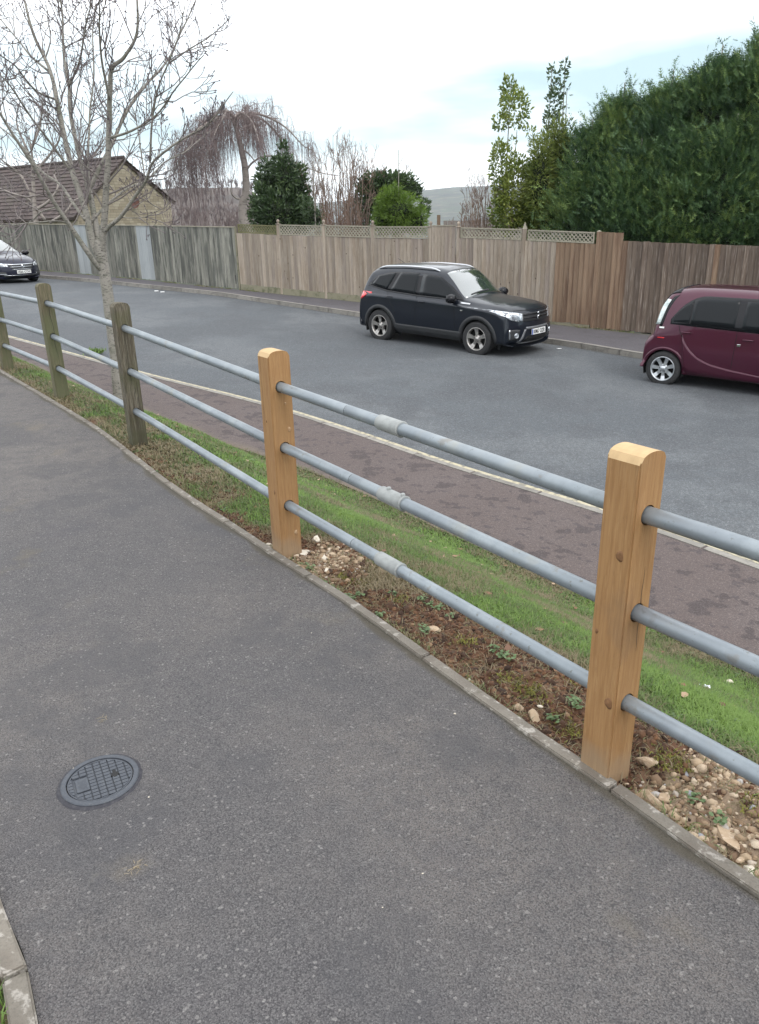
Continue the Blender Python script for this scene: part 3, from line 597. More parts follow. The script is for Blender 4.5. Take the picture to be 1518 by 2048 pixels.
def knot(post, side, u, z, r, pale=False):
    """a knot disc lying in a post face; side 'r' = face towards +x local, 'l' = face towards -y local"""
    w = (.0543 if post is p5 else .0578); mb = MB(); prof = [(0, .0006), (r*.55, .0008), (r, .0002), (r*1.02, -.002)]
    n = 14
    for ring, (rad, hh) in enumerate(prof[1:]):
        pass
    V = [(0, 0, .0008)]; F = []
    for q, (rad, hh) in enumerate(prof[1:]):
        for i in range(n):
            a = 2*math.pi*i/n; jr = 1+.12*math.sin(3*a+z*40); V.append((rad*jr*math.cos(a)*.85, rad*jr*math.sin(a)*1.15, hh))
    for i in range(n): F.append((0, 1+i, 1+(i+1) % n))
    for q in range(2):
        for i in range(n): F.append((1+q*n+i, 1+(q+1)*n+i, 1+(q+1)*n+(i+1) % n, 1+q*n+(i+1) % n))
    P = [((w+h, u+x, z+y) if side == 'r' else (u+x, -w-h, z+y)) for x, y, h in V]
    mb.add(P, F); me = mb.mesh('knot', True); link('knot', me, M['knotpale'] if pale else M['knot'], post)
old = 'weathered dark brown post with a rounded top'
p0 = make_post(0, M['greenwood'], None); p1 = make_post(1, M['greenwood'], 'weathered post cut by the left edge of the photo')
p2 = make_post(2, M['greenwood'], 'greenish weathered post with long drying cracks', -.012); p3 = make_post(3, M['oldwood'], 'dark brown weathered post in front of the slim tree trunk', .0)
p4 = make_post(4, M['newwood'], 'new orange timber post with three pale knots, rubble at its foot'); p5 = make_post(5, M['newwood'], 'nearest new orange timber post, standing by the rubble', .004)
p6 = make_post(6, M['newwood'], None)
# local axes: x along the rail (towards the camera side), the left-hand visible face is local -y
for side, u, z, r, pl in (('r', .030, .66, .011, 1), ('r', .018, .79, .006, 1), ('r', .028, .115, .011, 1), ('l', .02, .34, .010, 0), ('l', -.01, .70, .006, 0)): knot(p4, side, u, z, r, bool(pl))
for side, u, z, r, pl in (('l', .018, .735, .014, 0), ('l', -.035, .48, .007, 0), ('l', .03, .268, .016, 0)): knot(p5, side, u, z, r, bool(pl))
# drying cracks in the timber (thin dark wedges let into the faces)
def crack(post, side, pts, wd):
    w = (.0542 if post is p5 else .0577 if post is p4 else .0582); V = []; F = []
    for k, (u, z) in enumerate(pts):
        ww = wd*(math.sin(math.pi*(k+.3)/(len(pts)-.4)))**.7
        for s_ in (-1, 1): V.append((w, u+s_*ww, z) if side == 'r' else (u+s_*ww, -w, z))
    for k in range(len(pts)-1): F.append((2*k, 2*k+1, 2*k+3, 2*k+2))
    mb = MB(); mb.add(V, F); link('crack', mb.mesh('crack'), M['black'], post)
crack(p5, 'r', [(.012+.002*math.sin(k), .70-.018*k) for k in range(16)], .0014)
crack(p2, 'r', [(.01+.006*math.sin(k*.7), .97-.03*k) for k in range(22)], .002)
crack(p3, 'r', [(-.01+.004*math.sin(k*.8), .78-.03*k) for k in range(12)], .0018); crack(p3, 'r', [(.03+.003*math.sin(k*.8), .5-.03*k) for k in range(14)], .0018); crack(p3, 'l', [(.0+.004*math.sin(k*.8), .9-.03*k) for k in range(26)], .002)
crack(p4, 'l', [(-.03+.002*math.sin(k), 1.0-.02*k) for k in range(18)], .0008)
# pipes: one length per bay, cut inside the posts
def pipe(a, b, parent, name='rail', rad=RR):
    d = (b-a); ln = d.length; mb = MB(); n = 24
    pr = [(rad-.004, .0), (rad-.0006, .0), (rad, .0012)]+[(rad, ln*q/6) for q in range(1, 6)]+[(rad, ln-.0012), (rad-.0006, ln), (rad-.004, ln)]
    mb.lathe(pr, n=n); me = mb.mesh(name, True); o = link(name, me, M['galv'], parent, a); o.rotation_euler = d.to_track_quat('Z', 'Y').to_euler(); return o
for k in range(3):
    for i in range(6):
        a, b = railpt(i, k), railpt(i+1, k)
        if i == 4:      # the repaired bay: a butt joint and a sleeve coupling on every rail
            j1 = a.lerp(b, (.314, .322, .32)[k]); e = (b-a).normalized()
            pipe(a, j1-e*.002, rail_root); pipe(j1+e*.002, b, rail_root)
            mb = MB(); mb.lathe([(RR-.002, -.003), (RR-.002, .003)], n=20); o = mb.build('joint', M['black'], rail_root, loc=j1); o.rotation_euler = e.to_track_quat('Z', 'Y').to_euler()
            t0, t1 = ((.427, .497), (.427, .503), (.412, .488))[k]; c0 = a.lerp(b, t0); ln = (b-a).length*(t1-t0); mb = MB()
            mb.lathe([(RR, 0), (RR+.004, 0), (RR+.0062, .004), (RR+.0066, ln*.5), (RR+.0062, ln-.006), (RR+.0078, ln-.005), (RR+.0078, ln-.001), (RR+.003, ln), (RR, ln)], n=28)
            o = mb.build('coupling', M['coupl'], rail_root, True, loc=c0); o.rotation_euler = e.to_track_quat('Z', 'Y').to_euler()
            if k == 1:      # set screws stand up from the middle coupling
                for q in (.32, .92):
                    c = c0+e*ln*q+Vector((0, 0, RR+.008)); mb = MB(); mb.lathe([(0, .008), (.007, .008), (.009, .005), (.010, -.004)], n=10); mb.build('set_screw', M['coupl'], rail_root, True, loc=c)
        else: pipe(a, b, rail_root)
# ------------------------------------------------------------------ access cover in the path
M['cover'] = mat('grey_polymer_cover', (.05, .056, .068), .6, layers=[('noise', 30, I3, 5, .45, .7, (.068, .076, .088), .6), ('noise', 120, I3, 4, .55, .7, (.11, .105, .1), .4)], bump=[('noise', 300, I3, 3, .2, .0008)])
M['bitumen'] = mat('black_bitumen_seal', (.028, .027, .034), .7, layers=[('noise', 60, I3, 5, .45, .7, (.06, .057, .062), .7)], bump=[('noise', 90, I3, 5, 1., .004)])
cvz = float(zpath(*CVR[:2]))+.006*math.sin(CVR[0]*2+CVR[1])
cover_root = empty('access_cover', (CVR[0], CVR[1], cvz), R(28)); tag(cover_root, 'small round grey access cover with a grid pattern and keyhole, set in the path', 'access cover')
r0 = CVR[2]-.012
mb = MB(); n = 72; V = []; F = []
for i in range(n):
    a = 2*math.pi*i/n; ro = r0+.006+.007*float(vnoise(np.array([[math.cos(a)*3, math.sin(a)*3]]), 2., 3)[0])
    V += [((r0-.002)*math.cos(a), (r0-.002)*math.sin(a), .0045), (ro*math.cos(a), ro*math.sin(a), .0015), ((ro+.004)*math.cos(a), (ro+.004)*math.sin(a), -.004)]
for i in range(n):
    j = (i+1) % n; F += [(3*i, 3*i+1, 3*j+1, 3*j), (3*i+1, 3*i+2, 3*j+2, 3*j+1)]
mb.add(V, F); mb.build('seal', M['bitumen'], cover_root, True)
mb = MB(); mb.lathe([(r0-.0165, -.01), (r0-.0165, .0075), (r0-.0155, .009), (r0-.003, .009), (r0, .0065), (r0, -.02)], n=72); mb.build('frame', M['cover'], cover_root)
mb = MB(); ri = r0-.0195
mb.lathe([(0, .002), (ri-.006, .002), (ri-.005, .0065), (ri-.001, .0065), (ri, .0055), (ri, -.01)], n=72); disc = mb.build('lid', M['cover'], cover_root)
pad_n = 0; px_, py_ = .0222, .0158
for iy in range(-8, 9):
    for ix in range(-6, 7):
        x0, x1 = (ix-.5)*px_+.0018, (ix+.5)*px_-.0018; y0, y1 = (iy-.5)*py_+.0014, (iy+.5)*py_-.0014
        if -.075 < (x0+x1)/2 < -.03 and abs((y0+y1)/2) < .034: continue
        if ix == 2 and iy == 0: continue
        poly = [(x0, y0), (x1, y0), (x1, y1), (x0, y1)]; rl = ri-.004
        q = []
        for x, y in poly:
            d = math.hypot(x, y)
            if d > rl: x, y = x*rl/d, y*rl/d
            q.append((x, y))
        ar = abs(sum(q[k][0]*q[(k+1) % 4][1]-q[(k+1) % 4][0]*q[k][1] for k in range(4)))/2
        if ar < 4e-5: continue
        V = [(x, y, .0) for x, y in q]+[(x*.985+.015*sum(p[0] for p in q)/4, y*.985+.015*sum(p[1] for p in q)/4, .0078) for x, y in q]
        mb = MB(); mb.add(V, [(4, 5, 6, 7), (0, 1, 5, 4), (1, 2, 6, 5), (2, 3, 7, 6), (3, 0, 4, 7)]); mb.build('raised_pad', M['cover'], disc)
mb = MB(); mb.box((-.0525, 0, .0045), (.038, .062, .005)); mb.build('name_panel', M['cover'], disc, bevel=.001)
mb = MB()
for k in range(5): mb.box((-.0625+k*.005, 0, .0072), (.0016, .048-.008*(k % 2), .0012))
mb.build('worn_embossing', M['cover'], disc)
mb = MB(); mb.lathe([(0, .0084), (.011, .0084), (.012, .003)], n=16, c=(.0444, 0, 0)); mb.box((.0444, .004, .0062), (.01, .034, .005)); mb.build('keyhole', M['black'], disc)
# ------------------------------------------------------------------ stones
def rock_mesh(name, r, seed, flat=.7, sub=2, ang=.35):
    bm = bmesh.new(); bmesh.ops.create_icosphere(bm, subdivisions=sub, radius=1); rs = np.random.default_rng(seed)
    nrm = rs.normal(size=(11, 3)); nrm /= np.linalg.norm(nrm, axis=1, keepdims=True); off = rs.uniform(.42, .85, 11); off = off
    sx, sy = rs.uniform(.8, 1.25, 2)
    for v in bm.verts:
        p = np.array(v.co)
        for nn, o_ in zip(nrm, off):
            d = p @ nn
            if d > o_: p = p-nn*(d-o_)
        p = p*(1+ang*(float(vnoise(p[None]*1.+seed*.7, 1.6, 2)[0])-.5)); v.co = (p[0]*r*sx, p[1]*r*sy, p[2]*r*flat)
    me = bpy.data.meshes.new(name); bm.to_mesh(me); bm.free(); return me
M['lime'] = mat('buff_limestone', (.38, .28, .185), .9, hvar=1, rvar=.12, layers=[('noise', 25, I3, 5, .45, .7, (.22, .145, .085), .7), ('noise', 60, I3, 4, .5, .7, (.52, .43, .33), .6)], bump=[('noise', 70, I3, 6, .8, .006)])
M['greystone'] = mat('blue_grey_stone', (.27, .27, .29), .8, hvar=1, layers=[('noise', 30, I3, 5, .45, .7, (.4, .4, .41), .7)], bump=[('noise', 60, I3, 5, .5, .004)])
M['white'] = mat('pale_chalky_stone', (.58, .52, .43), .9, hvar=1, layers=[('noise', 30, I3, 5, .5, .7, (.38, .29, .2), .7)], bump=[('noise', 60, I3, 5, .6, .004)])
def ongr(px, py):
    """point of the verge surface seen at a pixel"""
    r = ray(px, py); h, n_, i_, d_ = VB.ray_cast(Vector((0, 0, EYE)), Vector(r).normalized())
    if h is None: p = solve(px, py, zpath); return Vector((p[0], p[1], 0))
    return h
for k, (px, py, r, fl, m, lab) in enumerate([
        (1292, 1528, .031, .75, 'lime', 'rounded buff rock right beside the foot of the nearest new post'),
        (1300, 1602, .037, .6, 'lime', 'long buff rock lying against the path edging below the nearest post'),
        (1330, 1597, .022, .7, 'lime', 'small angular buff rock between two larger ones near the edging'),
        (1372, 1550, .013, .6, 'greystone', 'small smooth blue-grey stone on the buff rubble'),
        (1378, 1588, .015, .55, 'greystone', 'flat grey stone with a paler stone beside it in the rubble'),
        (1462, 1682, .052, .28, 'lime', 'large flat slab of buff stone half sunk near the bottom right grass'),
        (1402, 1676, .017, .6, 'greystone', 'purplish broken stone touching the edging near the flat slab'),
        (1502, 1618, .016, .5, 'greystone', 'thin grey flake of stone at the right edge of the rubble'),
        (1500, 1745, .022, .7, 'white', 'pale stone low at the right edge close to the edging'),
        (1478, 1725, .014, .7, 'lime', 'pair of small buff stones under the flat slab'),
        (1457, 1366, .036, .6, 'white', 'isolated pale stone lying in the green grass at the right'),
        (1068, 1438, .024, .9, 'lime', 'upright brown-stained rock leaning on the edging left of the nearest post'),
        (1036, 1418, .02, .8, 'lime', 'dirty brown rock half buried in soil by the path edging'),
        (868, 1262, .028, .4, 'lime', 'flat broken buff stone in the dug soil under the bottom rail'),
        (632, 1084, .042, .8, 'white', 'pale buff rock just behind the new post with rubble'),
        (648, 1118, .035, .5, 'white', 'white flat stone on the sandy rubble beside the middle post'),
        (690, 1120, .028, .6, 'lime', 'small buff stone at the right end of the sandy rubble'),
        (612, 1108, .05, .3, 'white', 'low whitish slab of mortar rubble beside the middle post'),
        (537, 1095, .026, .7, 'white', 'pale stone between the edging and the middle post'),
        (653, 1143, .018, .8, 'white', 'single white pebble in moss past the middle post'),
        (848, 1325, .016, .35, 'white', 'white chip of stone lying on top of the path edging'),
        (1080, 1413, .012, .5, 'white', 'small cream chip on dark soil near the leaning rock'),
        (938, 1362, .009, .9, 'white', 'tiny round white pebble in the brown soil')]):
    p = ongr(px, py); me = rock_mesh('stone', r, 20+k, fl, 3 if r > .02 else 2); o = link('stone', me, M[m], None, (p.x, p.y, p.z+r*fl*.35)); o.rotation_euler = (rnd.uniform(-.2, .2), rnd.uniform(-.2, .2), rnd.uniform(0, 6))
    if k == 11: o.rotation_euler = (.9, .3, .8); o.scale = (1, 1.5, .8)
    if k == 1: o.rotation_euler = (0, .15, 2.2); o.scale = (1.5, .85, 1)
    tag(o, lab, 'stone', 'stones lying in the verge')
# loose rubble, clods and chips: too many to count
def scatter_rocks(name, P, Rd, m, seed, tint=None, flat=(.5, .9)):
    base = [rock_mesh('t', 1.25, seed+q, 1., 1, .3) for q in range(6)]
    Vb = [np.array([v.co for v in b.vertices]) for b in base]; Fb = [np.array([tuple(p.vertices) for p in b.polygons]) for b in base]
    for b in base: bpy.data.meshes.remove(b)
    Vs, Fs, Ts, o = [], [], [], 0
    for i, (p, r) in enumerate(zip(P, Rd)):
        k = i % 6; a = rng.uniform(0, 6.28); c, s = math.cos(a), math.sin(a); v = Vb[k]*[1, rng.uniform(.7, 1.1), rng.uniform(*flat)]
        tx = rng.uniform(-.5, .5); v = v @ np.array([[1, 0, 0], [0, math.cos(tx), math.sin(tx)], [0, -math.sin(tx), math.cos(tx)]])
        v = v @ np.array([[c, s, 0], [-s, c, 0], [0, 0, 1]]); Vs.append(v*r+p); Fs.append(Fb[k]+o); Ts.append(np.full(len(v), rng.random())); o += len(v)
    return link(name, mesh_np(name, np.concatenate(Vs), np.concatenate(Fs), False, np.concatenate(Ts)), m)
gv = VG.reshape(-1, 3)
def sample_verge(n, wfun, smin=0, smax=1e9):
    """random points of the verge surface, weighted by wfun(x, d, s, green, stony, distance)"""
    A0 = VG[:-1, :-1]; g0, s0_, _, _ = cover(A0[..., 0].ravel(), A0[..., 1].ravel(), DG[:-1, :-1].ravel(), SG_[:-1, :-1].ravel())
    w = wfun(A0.reshape(-1, 3), DG[:-1, :-1].ravel(), SG_[:-1, :-1].ravel(), g0, s0_, _dist.ravel())*_area.ravel(); w = np.maximum(w, 0); c = rng.choice(len(w), n, p=w/w.sum())
    i, j = np.divmod(c, MV); u = rng.random(n); v = rng.random(n)
    def bl(G):
        uu, vv = (u[:, None], v[:, None]) if G.ndim == 3 else (u, v); return G[i, j]*(1-uu)*(1-vv)+G[i+1, j]*uu*(1-vv)+G[i, j+1]*(1-uu)*vv+G[i+1, j+1]*uu*vv
    return np.c_[bl(VG), g0[c], s0_[c], bl(DG)]
TR = [(0, (.14, .085, .05)), (.35, (.26, .18, .11)), (.7, (.4, .3, .2)), (.93, (.48, .39, .29)), (1, (.33, .32, .32))]
M['rubble'] = mat('buff_rubble', (.3, .2, .1), .92, tint=TR, layers=[('noise', 90, I3, 4, .5, .7, (.2, .13, .08), .5)], bump=[('noise', 200, I3, 4, .5, .002)])
M['clod'] = mat('earth_clods', (.1, .05, .03), .97, tint=[(0, (.028, .014, .008)), (.5, (.08, .036, .018)), (.88, (.14, .068, .032)), (1, (.26, .17, .1))], bump=[('noise', 150, I3, 5, .8, .003)])
q = sample_verge(6500, lambda p, d, s, g, st_, di: np.where(d > .06, st_**1.5, 0)*(di < 5))
rad = np.clip(rng.lognormal(-5.25, .6, len(q)), .0025, .024); tag(scatter_rocks('loose_rubble', q[:, :3]+np.c_[np.zeros((len(q), 2)), rad*.2], rad, M['rubble'], 70), kind='stuff')
q = sample_verge(13000, lambda p, d, s, g, st_, di: np.where(d > .062, (1-g)*(1-.8*st_), 0)*(di < 6)*.9)
rad = np.clip(rng.lognormal(-5.45, .5, len(q)), .002, .016); tag(scatter_rocks('soil_crumbs', q[:, :3]+np.c_[np.zeros((len(q), 2)), rad*.1], rad, M['clod'], 90), kind='stuff')
M['lump'] = mat('dark_earth_lumps', (.1, .05, .03), .97, tint=[(0, (.03, .016, .01)), (.8, (.085, .04, .02)), (1, (.13, .065, .033))], layers=[('noise', 70, I3, 5, .5, .65, (.15, .085, .045), .6)], bump=[('noise', 120, I3, 5, 1., .006)])
q = sample_verge(260, lambda p, d, s, g, st_, di: np.where(d > .08, (1-g)**2*(1-st_), 0)*(di < 4.5)); rad = rng.uniform(.012, .026, len(q)); tag(scatter_rocks('earth_lumps', q[:, :3]+np.c_[np.zeros((len(q), 2)), -rad*.1], rad, M['lump'], 120), kind='stuff')
# small white pebbles lying on the tarmac path
for px, py, r, lab in [(623, 1268, .0035, 'lone white pebble on the tarmac near the middle of the path'), (845, 1750, .003, 'white grain on the tarmac at lower centre'), (765, 1818, .003, 'white fleck on the tarmac near the bottom'), (148, 1540, .0055, 'cream pebble touching the rim of the round access cover'), (298, 1597, .004, 'tan grit lying just right of the round access cover'), (910, 1430, .005, 'white scrap on the tarmac close to the soil strip')]:
    p = solve(px, py, zpath); o = link('pebble', rock_mesh('pebble', r, int(px), .7, 1), M['white'], None, (p[0], p[1], float(zpath(*p))+.0055)); tag(o, lab, 'pebble', 'pebbles on the tarmac path')
# litter
mb = MB(); bmv = []
for i in range(6):
    for j in range(3): bmv.append((i*.012-.03, j*.012-.012, .012*rnd.random()+.004*(i % 2)))
mb.add(bmv, [(i*3+j, i*3+j+3, i*3+j+4, i*3+j+1) for i in range(5) for j in range(2)])
p = ongr(1406, 1380); o = mb.build('foil_wrapper', mat('crumpled_white_wrapper', (.75, .76, .8), .35, metal=.2), None, loc=p+Vector((0, 0, .015))); o.rotation_euler = (0, 0, -.3); tag(o, 'scrap of white crumpled wrapper lying in the grass at the right', 'litter')
mb = MB(); mb.box((0, 0, .01), (.12, .04, .012)); o = mb.build('paper_scrap', mat('white_paper', (.7, .7, .7), .7), None, bevel=.004); pq = solve(1118, 699, zroad); o.location = (pq[0], pq[1], float(zroad(*pq))+.01); o.rotation_euler = (0, .1, .6); tag(o, 'white scrap of paper in the gutter between the black car and the plum car', 'litter')
for px, py, lab in ((313, 583, 'left one of two white scraps in the far gutter beyond the slim tree'), (325, 585, 'right one of two white scraps in the far gutter beyond the slim tree')):
    mb = MB(); mb.box((0, 0, .02), (.12, .09, .03)); pq = solve(px, py+1, zroad); o = mb.build('paper_scrap', bpy.data.materials['white_paper'], None, bevel=.008, loc=(pq[0], pq[1], float(zroad(*pq))+.01)); o.rotation_euler = (0, 0, .5); tag(o, lab, 'litter')
# ------------------------------------------------------------------ grass
def blades(name, P, ln, wd, m, lean=(.2, 1.1), tint=None, up=None):
    n = len(P); a = rng.uniform(0, 2*np.pi, n); th = rng.uniform(*lean, n); L_ = ln*rng.uniform(.6, 1.25, n); w = wd*rng.uniform(.7, 1.3, n)
    d = np.stack([np.cos(a)*np.sin(th), np.sin(a)*np.sin(th), np.cos(th)], 1); th2 = np.minimum(th+rng.uniform(.25, .9, n), 1.75)
    d2 = np.stack([np.cos(a)*np.sin(th2), np.sin(a)*np.sin(th2), np.cos(th2)], 1); s = np.stack([-np.sin(a), np.cos(a), np.zeros(n)], 1)
    m1 = P+d*(L_*.55)[:, None]; tip = m1+d2*(L_*.5)[:, None]
    V = np.stack([P-s*w[:, None], P+s*w[:, None], m1-s*(w*.8)[:, None], m1+s*(w*.8)[:, None], tip], 1).reshape(-1, 3); b = np.arange(n)[:, None]*5
    F = np.concatenate([b+[0, 1, 3], b+[0, 3, 2], b+[2, 3, 4]])
    if tint is None: tint = np.clip(rng.normal(.5, .22, n), 0, 1)
    return link(name, mesh_np(name, V, F, False, np.repeat(tint, 5)), m)
M['grass'] = mat('grass_blades', (.1, .2, .03), .6, sub=.3, tint=[(0, (.25, .2, .12)), (.22, (.2, .185, .09)), (.42, (.125, .15, .055)), (.7, (.1, .178, .04)), (1, (.17, .265, .055))])
def gw(p, d, s, g, st_, di): return np.where(d > .06, np.clip(g, 0, 1)**.8*(1-.75*st_)+.035, 0)*np.clip(3.2/np.maximum(di, 1.6), .2, 1.)**1.6
q = sample_verge(290000, gw); pn = vnoise(q[:, :2], 1.6, 3); pn2 = vnoise(q[:, :2]+30, 5., 3); dist = np.hypot(q[:, 0], q[:, 1])
tt = np.clip(.56+1.8*(pn-.5)+1.4*(pn2-.5)+rng.normal(0, .27, len(q))-.45*(1-q[:, 3])-.42*np.clip(1-(q[:, 5]-.05)/.7, 0, 1), 0, 1)
near = dist < 5
tag(blades('grass', q[near][:, :3], .04, .0019, M['grass'], (.15, 1.25), tt[near]), kind='stuff')
tag(blades('distant_grass', q[~near][:, :3], .038, .0034, M['grass'], (.3, 1.3), tt[~near]), kind='stuff')
q = sample_verge(4500, lambda p, d, s, g, st_, di: np.where(d > .062, 1-g, 0)*(di < 8)*np.clip(3.2/np.maximum(di, 1.6), .2, 1.)**1.6)
tag(blades('dead_grass_and_roots', q[:, :3], .035, .0011, M['grass'], (.8, 1.5), np.clip(rng.normal(.12, .14, len(q)), 0, .6)), kind='stuff')
# ragged fringe along the edging and lawn at the bottom left
s = rng.uniform(arcE[-1]-9, arcE[-1]-1.2, 1500); p, t = at_s(EDGE, s); nr = np.stack([-t[:, 1], t[:, 0]], 1); k = vnoise(p, 3., 2) > .47; p, nr = p[k], nr[k]
P = np.c_[p+nr*rng.uniform(.05, .075, (len(p), 1)), zpath(p[:, 0], p[:, 1])]; tag(blades('edging_fringe_grass', P, .028, .0013, M['grass'], (.3, 1.4), np.clip(rng.normal(.35, .2, len(P)), 0, 1)), kind='stuff')
s = rng.uniform(arclen(LEFT)[-1]-5, arclen(LEFT)[-1]-1, 16000); p, t = at_s(LEFT, s); nr = np.stack([t[:, 1], -t[:, 0]], 1); P = np.c_[p+nr*rng.uniform(.055, .5, (len(p), 1))**1, np.full(len(p), -.02)]
tag(blades('lawn_grass', P, .05, .002, M['grass'], (.1, .9), np.clip(rng.normal(.85, .15, len(P)), 0, 1)), kind='stuff')
s = rng.uniform(2, arclen(PBACK)[-1]-1.5, 16000); p, t = at_s(PBACK, s); nr = np.stack([-t[:, 1], t[:, 0]], 1); kk_ = vnoise(p, 2.6, 4); dd_ = rng.normal(-.02, .035, len(p))+.14*(kk_-.45)
P = np.c_[p+nr*dd_[:, None], np.zeros(len(p))]; P[:, 2] = zroad(P[:, 0], P[:, 1])+PAVH-.004
tag(blades('ragged_grass_edge', P, .034, .0026, M['grass'], (.3, 1.45), np.clip(.3+1.2*(kk_-.5)+rng.normal(0, .2, len(p)), 0, 1)), kind='stuff')
# clover and weeds: little rosettes of round leaves
M['weed'] = mat('weed_leaves', (.05, .12, .04), .5, sub=.2, tint=[(0, (.07, .12, .04)), (1, (.15, .22, .09))])
def rosettes(name, C_, nl, r, m, lf=.35):
    V, F, T = [], [], []
    for c in C_:
        for i in range(nl):
            a = rng.uniform(0, 6.28); d = r*rng.uniform(.2, 1.); h = r*rng.uniform(.15, .7); x, y, z = c[0]+d*math.cos(a), c[1]+d*math.sin(a), c[2]+h
            ls = r*lf*rng.uniform(.7, 1.3); t1 = rng.uniform(-.5, .5); t2 = rng.uniform(-.5, .5); b = len(V)
            V.append((x, y, z+ls*.15))
            for k in range(6):
                b2 = 2*math.pi*k/6+a; dx, dy = ls*math.cos(b2), ls*math.sin(b2)*.85; V.append((x+dx, y+dy, z+dx*t1+dy*t2))
            F += [(b, b+1+k, b+1+(k+1) % 6) for k in range(6)]; T += [rng.random()]*7
    return link(name, mesh_np(name, V, F, False, T), m)
wc = [ongr(px, py) for px, py in [(612, 1132), (622, 1138), (648, 1170), (660, 1178), (672, 1186), (690, 1195), (700, 1200), (718, 1192), (786, 1190), (845, 1200), (860, 1212), (880, 1218), (845, 1258), (850, 1265), (988, 1300), (1005, 1312), (1020, 1318), (1145, 1405), (1150, 1412), (1108, 1440), (760, 1232), (900, 1235), (1390, 1600), (1440, 1640), (1352, 1440), (1420, 1450), (300, 940), (310, 946), (272, 905), (400, 950), (455, 985)]]
tag(rosettes('clover_and_weeds', wc, 22, .026, M['weed'], .26), kind='stuff')
q = sample_verge(260, lambda p, d, s, g, st_, di: np.where(d > .07, g, 0)*(di < 9)*.5); tag(rosettes('small_clover', q[:, :3], 9, .022, M['weed']), kind='stuff')
M['moss'] = mat('yellow_moss', (.13, .13, .025), .95, tint=[(0, (.09, .085, .02)), (1, (.2, .19, .035))], bump=[('noise', 200, I3, 4, 1, .003)])
mc = [ongr(px, py) for px, py in [(680, 1150), (700, 1160), (730, 1165), (1040, 1375), (1055, 1382), (1070, 1388), (1015, 1360), (1120, 1430), (1140, 1460), (1362, 1530), (1375, 1660), (1500, 1610), (1330, 1520), (800, 1200), (930, 1280), (1140, 1350)]]
P = np.array([np.array(c)+rng.normal(0, .028, 3)*[1, 1, .05] for c in mc for _ in range(130)])
tag(blades('moss', P, .014, .0022, M['moss'], (.1, 1.3), rng.random(len(P))), kind='stuff')
# dead leaves
M['leaf'] = mat('dead_leaves', (.2, .1, .05), .75, tint=[(0, (.11, .05, .03)), (.6, (.22, .12, .06)), (1, (.42, .3, .2))])
q = sample_verge(150, lambda p, d, s, g, st_, di: np.where(d > .3, .5, 0.05)*(di < 9)); V, F, T = [], [], []
for c in q:
    a = rng.uniform(0, 6.28); l_ = rng.uniform(.012, .03); ca, sa = math.cos(a), math.sin(a); b = len(V)
    for x, y, z in ((-1, 0, 0), (-.3, .45, .25), (.4, .4, .2), (1, 0, .35), (.4, -.4, .1), (-.3, -.45, .3)): V.append((c[0]+(x*ca-y*sa)*l_, c[1]+(x*sa+y*ca)*l_, c[2]+.018+z*l_))
    F += [(b, b+1, b+5), (b+1, b+2, b+4), (b+1, b+4, b+5), (b+2, b+3, b+4)]; T += [rng.random()]*6
tag(link('fallen_leaves', mesh_np('fallen_leaves', V, F, False, T), M['leaf']), kind='stuff')
# straw tufts growing through the tarmac
M['straw'] = mat('straw', (.3, .24, .14), .8, tint=[(0, (.2, .145, .08)), (1, (.34, .28, .18))])
for px, py, nn, lab in ((272, 1738, 16, 'wisp of dry straw-coloured grass on the tarmac below the round cover'), (208, 1440, 10, 'few dry stalks on the tarmac above the round cover')):
    c = solve(px, py, zpath); P = np.c_[c+rng.normal(0, .012, (nn, 2)), np.full(nn, .004)]; o = blades('grass_tuft', P, .02, .0007, M['straw'], (1.1, 1.5), rng.random(nn)); tag(o, lab, 'grass tuft')
# green weed tuft at the near kerb and grass growing under the far fence
c = solve(190, 707, zroad, PAVH); P = np.c_[c+rng.normal(0, .075, (300, 2)), np.zeros(300)]; P[:, 2] = zroad(P[:, 0], P[:, 1])+.03+rng.uniform(0, .05, 300)
tag(blades('weed_tuft', P, .07, .01, M['grass'], (0, 1.2), np.clip(rng.normal(.75, .2, 300), 0, 1)), 'bright green weed tuft growing at the near kerb beside the slim tree', 'weed')
s = rng.uniform(14, arclen(FENCE)[-1]-6, 3500); p, t = at_s(FENCE, s); nr = np.stack([t[:, 1], -t[:, 0]], 1); k = vnoise(p, 1.1, 3) > .47; p, nr = p[k], nr[k]
P = np.c_[p+nr*rng.uniform(.02, .14, (len(p), 1)), zroad(p[:, 0], p[:, 1])+FARH]; tag(blades('fence_foot_weeds', P, .05, .008, M['grass'], (.1, 1.2), np.clip(rng.normal(.25, .2, len(P)), 0, 1)), kind='stuff')
# ------------------------------------------------------------------ cars
def pchip(t, y, tt):
    t = np.asarray(t, float); y = np.asarray(y, float); h = np.diff(t); d = np.diff(y, axis=0)/h[:, None]; m = np.zeros_like(y)
    a, b = d[:-1], d[1:]; w1 = (2*h[1:]+h[:-1])[:, None]; w2 = (h[1:]+2*h[:-1])[:, None]
    with np.errstate(all='ignore'): mm = (w1+w2)/(w1/a+w2/b)
    m[1:-1] = np.where(a*b > 0, mm, 0); m[0] = d[0]; m[-1] = d[-1]
    i = np.clip(np.searchsorted(t, tt, side='right')-1, 0, len(t)-2); u = ((tt-t[i])/h[i])[:, None]; H = h[i][:, None]
    return (2*u**3-3*u**2+1)*y[i]+(u**3-2*u**2+u)*H*m[i]+(-2*u**3+3*u**2)*y[i+1]+(u**3-u**2)*H*m[i+1]
M['tyre'] = mat('tyre_rubber', (.022, .022, .023), .85, layers=[('noise', 20, I3, 4, .5, .7, (.045, .042, .04), .6)])
M['trim'] = mat('black_plastic_trim', (.025, .026, .028), .6)
M['gloss'] = mat('gloss_black', (.008, .008, .01), .2, spec=.3)
